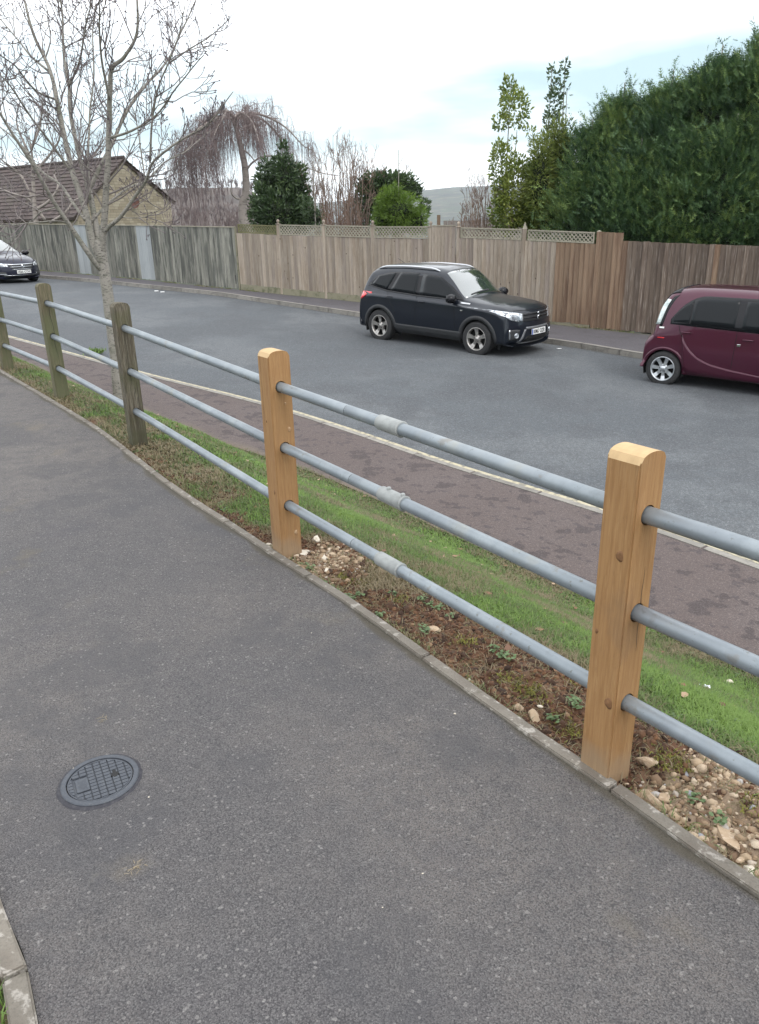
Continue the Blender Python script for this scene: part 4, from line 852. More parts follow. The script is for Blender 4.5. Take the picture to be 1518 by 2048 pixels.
M['glassd'] = mat('tinted_car_glass', (.012, .014, .016), .02, spec=.18, ior=1.5)
M['glassw'] = mat('windscreen_glass', (.035, .048, .042), .02, spec=1., coat=1., coatr=.01, ior=2.1)
M['chrome'] = mat('chrome', (.62, .64, .66), .12, metal=1)
M['alloy'] = mat('silver_alloy', (.52, .54, .56), .3, metal=.8)
M['alloyd'] = mat('grey_alloy', (.4, .38, .36), .35, metal=.8)
M['silver'] = mat('satin_silver_trim', (.55, .56, .58), .35, metal=.6)
M['skid'] = mat('dull_grey_skid_trim', (.2, .205, .215), .4, metal=.4)
M['lamp'] = mat('headlamp_lens', (.62, .66, .7), .08, spec=.8, coat=1., metal=.35, layers=[('vorc', 16, I3, 0, .3, .7, (.14, .15, .17), .85), ('noise', 9, I3, 3, .5, .6, (.85, .88, .9), .8)])
M['redlamp'] = mat('red_tail_lamp', (.62, .02, .025), .12, coat=1.)
M['clearlamp'] = mat('clear_tail_lamp', (.62, .68, .66), .1, coat=1., metal=.3, layers=[('noise', 7, (1, 1, 3), 3, .42, .6, (.3, .36, .35), .7)])
M['platew'] = mat('white_number_plate', (.78, .78, .76), .4); M['plateb'] = mat('blue_plate_band', (.02, .07, .36), .4); M['ink'] = mat('plate_black_ink', (.008, .008, .008), .5)
M['under'] = mat('dark_underbody', (.006, .006, .006), .95)
class Car:
    def __init__(s, name, label, pos, head, paint, stations, wheels, R_, archR, group=None, slope=(0, 0)):
        s.root = empty(name, pos); s.root.rotation_euler = (slope[0], slope[1], head); tag(s.root, label, 'car', group)
        s.paint = paint; s.wheels = wheels; s.R = R_; s.archR = archR; X = []
        for st in stations:
            x, bow, pts = st; X.append([x, bow]+[c for p in pts for c in p])
        X = np.array(X); zc = X[:, -1]; t = np.r_[0, np.cumsum(np.hypot(np.diff(X[:, 0]), np.diff(zc))*1.+.02)]
        tt = np.linspace(0, t[-1], int(t[-1]/.028)); G = pchip(t, X, tt); rings = []
        for g in G:
            P = g[2:].reshape(-1, 2); d = np.r_[0, np.cumsum(np.hypot(*(np.diff(P, axis=0).T))+1e-4)]
            # subdivide each span a fixed number of times so that rows stay aligned
            q = np.concatenate([np.linspace(d[i], d[i+1], n_+1)[:-1] for i, n_ in enumerate((6, 3, 6, 8, 7, 4, 13, 5, 10))]+[[d[-1]]])
            H = pchip(d, P, q); y = H[:, 0]; z = H[:, 1]; x = g[0]+g[1]*(np.abs(y)/.85)**2.2
            rings.append(np.stack([x, y, z], 1))
        A = np.array(rings); nS, K, _ = A.shape
        full = np.concatenate([A, (A*[1, -1, 1])[:, -2:0:-1]], 1); n = full.shape[1]; V = full.reshape(-1, 3)
        i = np.arange(nS-1)[:, None]*n; j = np.arange(n)[None, :]; j2 = (j+1) % n
        F = np.stack([i+j, i+n+j, i+n+j2, i+j2], -1).reshape(-1, 4)
        s.bvh = BVHTree.FromPolygons([tuple(v) for v in V.tolist()], [tuple(f) for f in F.tolist()])
        cen = V[F].mean(1); keep = np.ones(len(F), bool)
        for wx in wheels:
            r = np.hypot(cen[:, 0]-wx, cen[:, 2]-R_); keep &= ~((r < archR) & (np.abs(cen[:, 1]) > .4) & (cen[:, 2] < R_+archR+.1))
        F2 = F[keep]
        V = V.copy()
        used = np.zeros(len(V), int); np.add.at(used, F2.ravel(), 1); tot = np.zeros(len(V), int); np.add.at(tot, F.ravel(), 1); bd = (used > 0) & (used < tot)
        for wx in wheels:
            r = np.hypot(V[:, 0]-wx, V[:, 2]-R_); k = bd & (np.abs(r-archR) < .06) & (np.abs(V[:, 1]) > .4); f = (archR/r[k]); V[k, 0] = wx+(V[k, 0]-wx)*f; V[k, 2] = R_+(V[k, 2]-R_)*f
        me = bpy.data.meshes.new('body'); fl = [tuple(f) for f in F2.tolist()]+[tuple(range(n))[::1], tuple(range((nS-1)*n, nS*n))[::-1]]
        me.from_pydata(V.tolist(), [], fl); me.polygons.foreach_set('use_smooth', [True]*len(me.polygons)); bm = bmesh.new(); bm.from_mesh(me); bmesh.ops.recalc_face_normals(bm, faces=bm.faces[:]); bm.to_mesh(me); bm.free(); me.update()
        s.body = link('body', me, paint, s.root)
        for wx in wheels:
            for sg in (-1, 1):
                y1 = s.side(wx, R_+archR+.03, sg)[1]*sg-.01; mb = MB(); a = np.linspace(-.35, math.pi+.35, 20); V = []; F = []
                for k, q in enumerate(a):
                    for y in (y1, .45): V.append((wx+(archR+.004)*math.cos(q), sg*y, R_+(archR+.004)*math.sin(q)))
                F = [(2*k, 2*k+1, 2*k+3, 2*k+2) for k in range(19)]; V.append((wx, sg*.45, R_)); c = len(V)-1; F += [(2*k+1, c, 2*k+3) for k in range(19)]
                mb.add(V, F); mb.build('wheel_liner', M['under'], s.root, True)
    def side(s, x, z, sg):
        h, n, i, d = s.bvh.ray_cast(Vector((x, 3*sg, z)), Vector((0, -sg, 0)))
        return (np.array(h) if h is not None else np.array([x, .8*sg, z]))
    def patch(s, name, A, B, dr, mt, parent=None, m=6, n=None, off=.005, thick=.012, smooth=True, mirror=False, fallback=None):
        """panel that follows the body between polylines A and B (3-D points), projected along dr"""
        for sgn in ((1, -1) if mirror else (1,)):
            k = n or max(len(A), len(B), 2); k = k if n else max(k, 8)
            a = resample(A, k); b = resample(B, k); d = Vector(dr).normalized(); P = []; hit = []
            for i in range(k):
                for j in range(m+1):
                    q = Vector(a[i]*(1-j/m)+b[i]*(j/m)); h, nn, ix, ds = s.bvh.ray_cast(q-d*4., d)
                    P.append(tuple((h if h is not None else q)-d*off)); hit.append(h is not None)
            P = np.array(P)
            if not all(hit):
                ok = np.array(hit); good = np.where(ok)[0]
                dd_ = np.array(d)
                for q in np.where(~ok)[0]:
                    g = good[np.argmin(((P[good]-P[q])**2).sum(1))] if len(good) else q; P[q] = P[q]-dd_*(P[q] @ dd_)+dd_*(P[g] @ dd_)
            F = [(i*(m+1)+j, (i+1)*(m+1)+j, (i+1)*(m+1)+j+1, i*(m+1)+j+1) for i in range(k-1) for j in range(m)]
            rim = [i*(m+1) for i in range(k)]+[(k-1)*(m+1)+j for j in range(1, m+1)]+[i*(m+1)+m for i in range(k-2, -1, -1)]+[j for j in range(m-1, 0, -1)]
            o_ = len(P); P2 = P[rim]+np.array(d)*thick; V = np.concatenate([P, P2])
            for q in range(len(rim)): F.append((rim[q], rim[(q+1) % len(rim)], o_+(q+1) % len(rim), o_+q))
            V[:, 1] *= sgn
            me = bpy.data.meshes.new(name); me.from_pydata(V.tolist(), [], F); bm = bmesh.new(); bm.from_mesh(me); bmesh.ops.recalc_face_normals(bm, faces=bm.faces[:])
            fc = bm.faces[:]; 
            if fc[0].normal.dot(Vector((d.x, d.y*sgn, d.z))) > 0: bmesh.ops.reverse_faces(bm, faces=fc)
            bm.to_mesh(me); bm.free()
            if smooth:
                fl = [True]*((k-1)*m)+[False]*len(rim); me.polygons.foreach_set('use_smooth', fl)
            o = link(name, me, mt, parent or s.root)
        return o
    def sp(s, name, poly_a, poly_b, mt, **kw):   # side patch, both sides, (x,z) points
        A = [(x, 0, z) for x, z in poly_a]; B = [(x, 0, z) for x, z in poly_b]; return s.patch(name, A, B, (0, -1, 0), mt, mirror=True, **kw)
    def fp(s, name, poly_a, poly_b, mt, mirror=False, back=False, **kw):  # front patch (y,z) points
        A = [(0, y, z) for y, z in poly_a]; B = [(0, y, z) for y, z in poly_b]; return s.patch(name, A, B, (1, 0, 0) if back else (-1, 0, 0), mt, mirror=mirror, **kw)
    def strip(s, name, line, w, mt, **kw):       # thin line on the flank
        L_ = np.array(line, float); T = np.gradient(L_, axis=0); T /= np.linalg.norm(T, axis=1, keepdims=True); N_ = np.stack([-T[:, 1], T[:, 0]], 1)*w/2
        return s.sp(name, L_+N_, L_-N_, mt, m=1, n=max(10, len(line)), **kw)
    def arch(s, r0, r1, mt, name='arch_trim', off=.012, a0=-.42, a1=None):
        for wx in s.wheels:
            for sg in (-1, 1):
                a = np.linspace(a0, math.pi-a0 if a1 is None else a1, 30); V = []
                for q in a:
                    o_ = s.side(wx+r1*math.cos(q), max(s.R+r1*math.sin(q), .25), sg); m_ = s.side(wx+(r0+.012)*math.cos(q), max(s.R+(r0+.012)*math.sin(q), .25), sg); y = max(abs(o_[1]), abs(m_[1]))
                    for rr_, yy in ((r0, y-.05), (r0, y+off), ((r0+r1)/2, y+off+.003), (r1-.006, abs(o_[1])+off), (r1, abs(o_[1])-.01)): V.append((wx+rr_*math.cos(q), sg*yy, s.R+rr_*math.sin(q)))
                F = [(5*k+j, 5*k+5+j, 5*k+6+j, 5*k+1+j) for k in range(29) for j in range(4)]; mb = MB(); mb.add(V, F); mb.build(name, mt, s.root, True)
    def wheel(s, wx, sg, y, style, tw=.2):
        R_ = s.R; wroot = MB(); rr = R_*(.655 if style != 'citi' else .68); tw = tw
        prof = [(rr, -tw*.5), (rr+.012, -tw*.5), (R_-.05, -tw*.53), (R_-.012, -tw*.47), (R_, -tw*.36), (R_, tw*.36), (R_-.012, tw*.47), (R_-.05, tw*.53), (rr+.012, tw*.5), (rr, tw*.5), (rr-.01, 0)]
        wroot.lathe(prof, 'y', 48); ty = wroot.build('wheel', M['tyre'], s.root, True, loc=(wx, sg*(y-tw/2), R_)); 
        if sg < 0: ty.rotation_euler = (0, 0, math.pi)
        # local +y is outwards
        am = M['alloy'] if style == 'citi' else M['alloyd']
        mb = MB(); mb.lathe([(rr-.022, tw*.2), (rr-.014, tw*.42), (rr-.006, tw*.5), (rr+.006, tw*.505), (rr+.006, tw*.48), (rr-.004, tw*.3)], 'y', 48); mb.build('rim', am, ty, True)
        mb = MB(); mb.lathe([(0, .0), (rr-.015, .0), (rr-.01, tw*.3)], 'y', 32); mb.build('wheel_back', M['under'], ty, True)
        hub = MB(); hub.lathe([(0, tw*.40), (.03, tw*.40), (.034, tw*.37), (.075, tw*.33), (.085, tw*.2), (.08, 0)], 'y', 24); hub.build('hub', am, ty, True)
        ns = {'citi': 7, 'vit': 5, 'ast': 5}[style]
        for k in range(ns):
            a = 2*math.pi*k/ns+(.22 if style == 'vit' else .1)
            if style == 'citi': bars = [(0, .021, .034)]
            else: bars = [(-.16, .015, .022), (.16, .015, .022)]
            for da, w0, w1 in bars:
                mb = MB(); c, s_ = math.cos(a), math.sin(a); u0 = .05; u1 = rr-.008; V = []
                for u, w, yo in ((u0, w0, tw*.36), ((u0+u1)*.5, (w0+w1)/2, tw*.34), (u1, w1, tw*.46)):
                    sh = math.tan(da)*(u-.02)*.9; 
                    for q, dy in ((-w, -.022), (-w, 0), (w, 0), (w, -.022)): V.append((c*u-s_*(q+sh), yo+dy, s_*u+c*(q+sh)))
                mb.add(V, [(0, 1, 5, 4), (1, 2, 6, 5), (2, 3, 7, 6), (4, 5, 9, 8), (5, 6, 10, 9), (6, 7, 11, 10)]); mb.build('spoke', am, ty, False)
        for k in range(5):
            a = 2*math.pi*k/5+.3; mb = MB(); mb.lathe([(0, tw*.385), (.008, tw*.385), (.009, tw*.33)], 'y', 8, c=(.055*math.cos(a), 0, .055*math.sin(a))); mb.build('wheel_bolt', M['trim'], ty)
    def plate(s, x, z, text, tilt=0., gb=False, back=False, w=.52, h=.111):
        p = empty('number_plate_mount', (x, 0, z), 0, s.root); bpy.data.objects.remove(p)
        mb = MB(); mb.box((0, 0, 0), (.008, w, h)); pl = mb.build('number_plate', M['platew'], s.root, bevel=.003, loc=(x, 0, z)); pl.rotation_euler = (0, tilt, math.pi if back else 0)
        if gb: mb = MB(); mb.box((.0005, -w/2+.024, 0), (.009, .042, h-.006)); mb.build('blue_band', M['plateb'], pl)
        cu = bpy.data.curves.new('lettering', 'FONT'); cu.body = text; cu.size = .112; cu.align_x = 'CENTER'; cu.align_y = 'CENTER'; cu.extrude = .001; cu.offset = .0028; cu.space_character = 1.05
        to = bpy.data.objects.new('lettering', cu); COL.objects.link(to); bpy.context.view_layer.update(); me = bpy.data.meshes.new_from_object(to.evaluated_get(bpy.context.evaluated_depsgraph_get())); bpy.data.objects.remove(to)
        co = np.array([v.co for v in me.vertices]); wd = co[:, 0].max()-co[:, 0].min(); sx = (w-(.1 if gb else .04))/wd; co[:, 0] *= sx; co[:, 0] -= (co[:, 0].max()+co[:, 0].min())/2; co[:, 1] -= (co[:, 1].max()+co[:, 1].min())/2; co[:, 1] *= (h*.72)/max(1e-6, co[:, 1].max()-co[:, 1].min())
        # front of the plate faces +x: text runs along -y seen from the front ... viewer looks along -x, so text x -> +y
        V = np.stack([.0052+co[:, 2], co[:, 0]+(.02 if gb else 0), co[:, 1]], 1); me2 = bpy.data.meshes.new('lettering'); me2.from_pydata(V.tolist(), [], [tuple(q.vertices) for q in me.polygons]); link('lettering', me2, M['ink'], pl)
    def mirror_cap(s, x, z, y, mt, sz=(.11, .135, .09)):
        for sg in (-1, 1):
            bm = bmesh.new(); bmesh.ops.create_icosphere(bm, subdivisions=3, radius=1)
            for v in bm.verts:
                c = v.co; c.x = (max(c.x, -.45))*sz[0]; c.y *= sz[1]; c.z = c.z*sz[2]*(1-.1*c.y/sz[1])
            me = bpy.data.meshes.new('door_mirror'); bm.to_mesh(me); bm.free(); me.polygons.foreach_set('use_smooth', [True]*len(me.polygons)); o = link('door_mirror', me, mt, s.root, (x, sg*(y+.11), z))
            mb = MB(); mb.tube([(0, -sg*.13, -.03), (0, 0, -.04)], .022, 8); mb.build('mirror_stalk', M['trim'], o, True)
            mb = MB(); mb.box((-.0455 if sz[0] == .1 else -.45*sz[0]-.001, 0, 0), (.004, sz[1]*1.5, sz[2]*1.35)); mb.build('mirror_glass', M['glassw'], o, bevel=.0015)
    def handle(s, x, z, mt=None, ln=.16):
        for sg in (-1, 1):
            p = s.side(x, z, sg); mb = MB(); y = abs(p[1]); mb.tube([(x-ln/2, sg*(y+.004), z), (x-ln*.38, sg*(y+.028), z+.003), (x+ln*.38, sg*(y+.028), z+.003), (x+ln/2, sg*(y+.004), z)], [.008, .012, .012, .008], 8); mb.build('door_handle', mt or s.paint, s.root, True)
        s.sp('handle_recess', [(x-ln*.4, z+.022), (x, z+.03), (x+ln*.4, z+.022)], [(x-ln*.4, z-.025), (x, z-.04), (x+ln*.4, z-.025)], M['trim'], off=.0015, m=3) if False else None
def sec(x, bow, *p): return (x, bow, [(0, p[0][1])]+list(p))
def fasc(x, bow, top, zb, yy=(.68, .84, .86, .87, .85, .80, .66, .40)):
    z = [zb, min(zb+.05, top-.01), zb+(top-zb)*.3, zb+(top-zb)*.6, zb+(top-zb)*.8, zb+(top-zb)*.93, top-.004, top, top]
    return sec(x, bow, *[(yy[i] if i < 8 else 0, z[i]) for i in range(9)])
DEC = lambda a, b: math.atan2(b[1]-a[1], b[0]-a[0])
# ---- black compact SUV
sr = solve(765, 683, zroad); sf = solve(944, 711, zroad)
hd = math.atan2(sf[1]-sr[1], sf[0]-sr[0]); mid = (sr+sf)/2; left = np.array([-math.sin(hd), math.cos(hd)])
zs_ = float(zroad(*mid)); grade = math.atan2(float(zroad(*sf))-float(zroad(*sr)), np.linalg.norm(sf-sr))
c_ = mid+left*.87
M['suvpaint'] = mat('black_metallic_paint', (.006, .009, .016), .35, metal=.2, spec=.3, coat=.6, coatr=.03)
def vs(x, bow, ys=0., zsh=.93, yb=.85, zb=1.03, ye=.63, ze=1.5, yi=.46, zi=1.565, zc=1.59):
    return sec(x, bow, (.66, .25), (.83, .30), (.868+ys, .48), (.888+ys, .74), (.884+ys, zsh+.01), (yb, zb-.03), (ye, ze), (yi, zi), (0, zc))
ST = [fasc(-1.80, .1, .36, .30, (.5, .6, .66, .68, .68, .66, .55, .35)), fasc(-1.9, .12, .42, .28), fasc(-1.955, .12, .62, .27), fasc(-1.96, .12, .8, .26, (.68, .84, .865, .87, .86, .82, .67, .4)),
      vs(-1.9, .12, -.01, .90, .84, .97, .72, 1.04, .5, 1.06, 1.07), vs(-1.82, .11, -.005, .92, .83, 1.02, .68, 1.24, .48, 1.28, 1.29), vs(-1.68, .1, 0, .93, .83, 1.03, .645, 1.41, .47, 1.46, 1.475), vs(-1.52, .08, 0, .94, .84, 1.035, .63, 1.46, .46, 1.53, 1.545), vs(-1.15, .02, .01, .94, .85, 1.035, .63, 1.495, .46, 1.57, 1.59), vs(-.6, 0, 0, .94, .85, 1.03, .635, 1.515, .46, 1.59, 1.61), vs(.0, -.02, 0, .93, .85, 1.02, .635, 1.505, .46, 1.58, 1.60), vs(.22, -.06, 0, .93, .85, 1.015, .635, 1.475, .46, 1.545, 1.565),
      vs(.5, -.12, 0, .92, .85, 1.01, .665, 1.33, .48, 1.395, 1.42), vs(.86, -.2, 0, .92, .85, .995, .725, 1.10, .5, 1.135, 1.15), vs(.96, -.2, 0, .92, .845, .985, .735, 1.045, .5, 1.075, 1.09),
      vs(1.15, -.16, .005, .90, .84, .955, .72, 1.01, .5, 1.05, 1.065), vs(1.5, -.11, .0, .87, .83, .95, .70, .99, .5, 1.02, 1.035), vs(1.75, -.15, -.005, .84, .82, .93, .69, .965, .48, .995, 1.005), vs(1.92, -.18, -.01, .80, .81, .89, .68, .93, .46, .955, .96),
      fasc(2.03, -.2, .88, .24, (.68, .83, .86, .87, .86, .82, .68, .45)), fasc(2.08, -.21, .72, .24, (.66, .82, .85, .86, .84, .79, .66, .45)), fasc(2.11, -.22, .55, .24, (.66, .82, .85, .86, .84, .79, .66, .45)), fasc(2.11, -.22, .4, .24, (.64, .8, .83, .84, .82, .77, .64, .42)), fasc(2.02, -.25, .27, .22, (.55, .7, .72, .73, .7, .66, .55, .35))]
suv = Car('parked_car', 'black compact SUV with silver roof rails parked facing right at the far kerb', (c_[0], c_[1], zs_), hd, M['suvpaint'], ST, (-1.25, 1.25), .334, .385, 'cars parked along the far kerb', (0, -grade))
tr = M['trim']
suv.sp('window_surround', [(.84, 1.03), (-.2, 1.035), (-1.1, 1.07), (-1.64, 1.16)], [(.78, 1.07), (.5, 1.27), (.2, 1.435), (-.2, 1.475), (-.8, 1.465), (-1.15, 1.435), (-1.48, 1.34), (-1.62, 1.19)], M['gloss'], off=.002, thick=.006, n=40)
suv.sp('side_window', [(.78, 1.045), (.55, 1.045), (.1, 1.05), (-.24, 1.055)], [(.70, 1.09), (.5, 1.245), (.22, 1.415), (-.24, 1.455)], M['glassd'], off=.005, thick=.004)
suv.sp('side_window', [(-.33, 1.055), (-1.02, 1.09)], [(-.33, 1.46), (-.5, 1.46), (-.84, 1.445)], M['glassd'], off=.005, thick=.004)
suv.sp('side_window', [(-1.11, 1.10), (-1.57, 1.175)], [(-.94, 1.44), (-1.1, 1.42), (-1.42, 1.345)], M['glassd'], off=.005, thick=.004)
suv.strip('window_trim', [(.84, 1.028), (-.2, 1.035), (-1.1, 1.07), (-1.66, 1.15)], .02, tr, off=.008)
suv.patch('windscreen', [(.93, y, 1.2) for y in np.linspace(-.69, .69, 15)], [(.27, y, 1.5) for y in np.linspace(-.565, .565, 15)], (-.5, 0, -.86), M['glassw'], m=12, off=.004)
suv.patch('wiper', [(.90, -.5, 1.2), (.88, .1, 1.2)], [(.87, -.5, 1.2), (.84, .1, 1.2)], (-.5, 0, -.86), tr, m=1, off=.02)
suv.fp('rear_window', [(-.62, 1.1), (.62, 1.1)], [(-.56, 1.42), (.56, 1.42)], M['glassd'], back=True, m=6, n=12)
suv.sp('sill_trim', [(-.88, .43), (.88, .43)], [(-.88, .24), (.88, .24)], tr, off=.014, n=20)
suv.arch(.372, .45, tr)
suv.strip('door_gap', [(.66, 1.04), (.70, .8), (.72, .44)], .008, M['under'], off=.002); suv.strip('door_gap', [(-.28, 1.04), (-.29, .8), (-.29, .44)], .008, M['under'], off=.002)
suv.strip('door_gap', [(-1.08, 1.06), (-1.0, .9), (-.86, .72), (-.82, .6)], .008, M['under'], off=.002)
suv.handle(-.13, .93); suv.handle(-.98, .965)
suv.sp('side_repeater', [(1.0-.16, .86), (.9, .86)], [(.84, .835), (.9, .835)], M['chrome'], off=.008)
suv.sp('wing_vent', [(1.0, .985), (.78, 1.0)], [(1.0, .965), (.80, .97)], M['silver'], off=.01)
suv.mirror_cap(.66, 1.06, .84, M['gloss'])
suv.fp('headlamp', [(.46, .855), (.6, .875), (.74, .895), (.86, .92)], [(.47, .72), (.6, .715), (.74, .745), (.86, .83)], M['lamp'], mirror=True, m=6, n=14, off=.012)
suv.fp('grille', [(-.46, .855), (.46, .855)], [(-.45, .70), (.45, .70)], tr, m=4, n=14, off=.004)
suv.fp('grille_bar', [(-.46, .845), (.46, .845)], [(-.46, .815), (.46, .815)], M['gloss'], m=2, n=14, off=.018); suv.fp('grille_bar', [(-.45, .78), (.45, .78)], [(-.45, .75), (.45, .75)], M['gloss'], m=2, n=14, off=.018)
# badge: a stylised S drawn as a bent bar
fx = lambda y, z: suv.bvh.ray_cast(Vector((4, y, z)), Vector((-1, 0, 0)))[0].x
bx = fx(0, .79)+.03; mb = MB(); Sp = [(.045, .835), (.0, .862), (-.047, .822), (-.03, .80), (.03, .775), (.047, .755), (.0, .715), (-.045, .742)]
mb.tube([(bx+.0, -y, z) for y, z in Sp], .011, 6); mb.build('badge', M['chrome'], suv.root, True)
suv.fp('lower_grille', [(-.38, .42), (.38, .42)], [(-.42, .30), (.42, .30)], M['under'], m=3, n=12, off=.006)
suv.fp('skid_plate', [(-.5, .30), (0, .295), (.5, .30)], [(-.46, .235), (.46, .235)], M['skid'], m=3, n=14, off=.018)
suv.fp('skid_upright', [(.40, .56), (.44, .56)], [(.50, .30), (.56, .30)], M['skid'], mirror=True, m=6, n=3, off=.016)
suv.fp('plate_surround', [(-.40, .60), (.40, .60)], [(-.40, .56), (.40, .56)], M['skid'], m=2, n=12, off=.012)
suv.fp('fog_lamp_housing', [(.54, .56), (.7, .57), (.80, .56)], [(.58, .36), (.7, .35), (.78, .37)], tr, mirror=True, m=5, n=8, off=.004)
for sg in (-1, 1):
    q = Vector((fx(.63*sg, .46)+.012, .63*sg, .45)); mb = MB(); mb.lathe([(0, .008), (.03, .006), (.034, .0), (.04, .01), (.046, .008), (.048, -.02)], n=20); o = mb.build('fog_lamp', M['lamp'], suv.root, True, loc=q); o.rotation_euler = Vector((1, .45*sg, 0)).to_track_quat('Z', 'Y').to_euler()
suv.fp('running_light', [(.765, .57), (.79, .57)], [(.755, .39), (.775, .39)], M['chrome'], mirror=True, m=4, n=3, off=.014)
suv.fp('tail_lamp', [(.60, 1.0), (.845, 1.02)], [(.60, .86), (.86, .87)], M['redlamp'], mirror=True, back=True, m=5, n=8, off=.014)
suv.sp('tail_lamp_side', [(-1.87, 1.01), (-1.75, 1.01), (-1.63, .97)], [(-1.88, .85), (-1.78, .855), (-1.67, .92)], M['redlamp'], off=.01)
suv.fp('bonnet_gap', [(-.72, .915), (0, .905), (.72, .915)], [(-.72, .907), (0, .897), (.72, .907)], M['under'], m=1, n=16, off=.003)
for sg in (-1, 1):
    mb = MB(); pts = []
    for x in np.linspace(-1.5, .12, 16):
        h = suv.bvh.ray_cast(Vector((x, sg*.595, 3)), Vector((0, 0, -1)))[0]; u = (x+1.5)/1.62; pts.append((x, sg*.6, h.z+.028*min(1, 9*u*(1-u))**.8+.004))
    mb.tube(pts, [.014]+[.021]*14+[.014], 10); mb.build('roof_rail', M['silver'], suv.root, True)
mb = MB(); mb.tube([(-1.3, 0, 1.58), (-1.5, 0, 1.67)], [.006, .003], 6); mb.build('aerial', tr, suv.root)
for wx in (-1.25, 1.25):
    for sg in (-1, 1): suv.wheel(wx, sg, .885, 'vit', .215)
suv.plate(fx(0, .49)+.012, .495, 'KM67 OZR', -.08, True)
# ---- plum city car at the right edge
rw = solve(1321, 771, zroad); hd2 = hd+R(1.5); dr = np.array([math.cos(hd2), math.sin(hd2)]); lf = np.array([-dr[1], dr[0]]); c_ = rw+dr*1.275+lf*.71
fw = rw+dr*2.55; gr2 = math.atan2(float(zroad(*fw))-float(zroad(*rw)), 2.55)
M['plum'] = mat('plum_metallic_paint', (.062, .008, .024), .35, metal=.35, spec=.3, coat=.7, coatr=.04)
def ci(x, bow, zsh=.82, yb=.72, zb=.98, ye=.56, ze=1.48, yi=.4, zi=1.57, zc=1.6, y0=0.):
    return sec(x, bow, (.55, .2), (.69, .24), (.72+y0, .42), (.735+y0, .62), (.73+y0, zsh), (yb, zb), (ye, ze), (yi, zi), (0, zc))
YC = (.55, .70, .72, .73, .72, .69, .58, .36)
ST = [fasc(-1.48, .1, .32, .26, (.4, .5, .55, .56, .56, .54, .45, .3)), fasc(-1.62, .06, .40, .25, YC), fasc(-1.68, .07, .55, .24, YC), fasc(-1.675, .07, .70, .24, YC), ci(-1.60, .14, .76, .70, .82, .62, .87, .42, .885, .89), ci(-1.55, .12, .8, .70, .92, .61, 1.06, .42, 1.08, 1.09),
      ci(-1.48, .10, .8, .70, .96, .59, 1.29, .41, 1.33, 1.34), ci(-1.37, .08, .8, .705, .97, .57, 1.43, .4, 1.49, 1.50), ci(-1.2, .05, .8, .71, .97, .56, 1.475, .4, 1.555, 1.57), ci(-.9, .02, .8, .72, .97, .56, 1.50, .4, 1.585, 1.60), ci(-.3, 0, .8, .725, .95, .56, 1.51, .4, 1.59, 1.61), ci(.3, -.03, .8, .725, .92, .56, 1.48, .4, 1.56, 1.58),
      ci(.62, -.1, .8, .72, .9, .57, 1.38, .4, 1.46, 1.48), ci(1.0, -.2, .78, .72, .87, .61, 1.14, .42, 1.21, 1.23), ci(1.32, -.28, .76, .71, .84, .64, .95, .44, 1.0, 1.01), ci(1.52, -.3, .72, .7, .79, .62, .88, .44, .9, .905), fasc(1.66, -.3, .76, .22, YC), fasc(1.72, -.3, .55, .22, YC), fasc(1.72, -.3, .38, .22, YC), fasc(1.64, -.28, .26, .2, (.45, .6, .62, .63, .6, .56, .45, .3))]
city = Car('parked_car', 'plum coloured rounded city car cut by the right edge of the photo', (c_[0], c_[1], float(zroad(*(c_-lf*.71)))), hd2, M['plum'], ST, (-1.275, 1.275), .287, .325, 'cars parked along the far kerb', (0, -gr2))
arcw = lambda xs, f: [(x, f(x)) for x in xs]
wt = lambda x: 1.455-.0*(x+.4)**2-(.36*max(0, (-.72-x)/.52)**2.3)-.02*max(0, x)
city.sp('window_surround', arcw(np.linspace(-1.25, .62, 22), lambda x: .985+.035*(-x)/1.3), arcw(np.linspace(-1.25, .62, 22), lambda x: max(1.005+.035*(-x)/1.3, wt(x)+.02 if x < .2 else 1.44-.45*(x-.2))), M['gloss'], off=.006, m=8)
city.sp('side_window', arcw(np.linspace(-1.21, -.95, 9), lambda x: 1.035+.03*(-x)/1.3), arcw(np.linspace(-1.21, -.95, 9), lambda x: max(1.06, wt(x)-.012)), M['glassd'], off=.011, m=6, n=12)
city.sp('side_window', arcw(np.linspace(-.925, -.25, 9), lambda x: 1.03+.03*(-x)/1.3), arcw(np.linspace(-.925, -.25, 9), lambda x: wt(x)-.012), M['glassd'], off=.011, m=6, n=12)
city.sp('side_window', arcw(np.linspace(-.14, .52, 9), lambda x: 1.02), arcw(np.linspace(-.14, .52, 9), lambda x: 1.43-.33*max(0, x-.15)), M['glassd'], off=.011, m=6, n=12)
city.patch('windscreen', [(1.25, y, 1.2) for y in np.linspace(-.6, .6, 11)], [(.5, y, 1.5) for y in np.linspace(-.5, .5, 11)], (-.6, 0, -.8), M['glassw'], m=10, off=.004)
city.fp('tailgate_glass', [(-.6, .97), (.6, .97)], [(-.54, 1.44), (.54, 1.44)], M['glassd'], back=True, m=8, n=14, off=.006)
city.sp('tail_lamp', [(-1.60, 1.00), (-1.555, 1.15), (-1.47, 1.32), (-1.40, 1.385)], [(-1.50, 1.04), (-1.46, 1.14), (-1.40, 1.26), (-1.345, 1.37)], M['clearlamp'], off=.012, m=4, n=12) if False else None
city.patch('tail_lamp', [(-1.53, .66, .99), (-1.48, .625, 1.2), (-1.37, .575, 1.40)], [(-1.44, .715, 1.0), (-1.39, .68, 1.18), (-1.29, .59, 1.39)], (.7, -.7, 0), M['clearlamp'], mirror=True, m=5, n=12, off=.012)
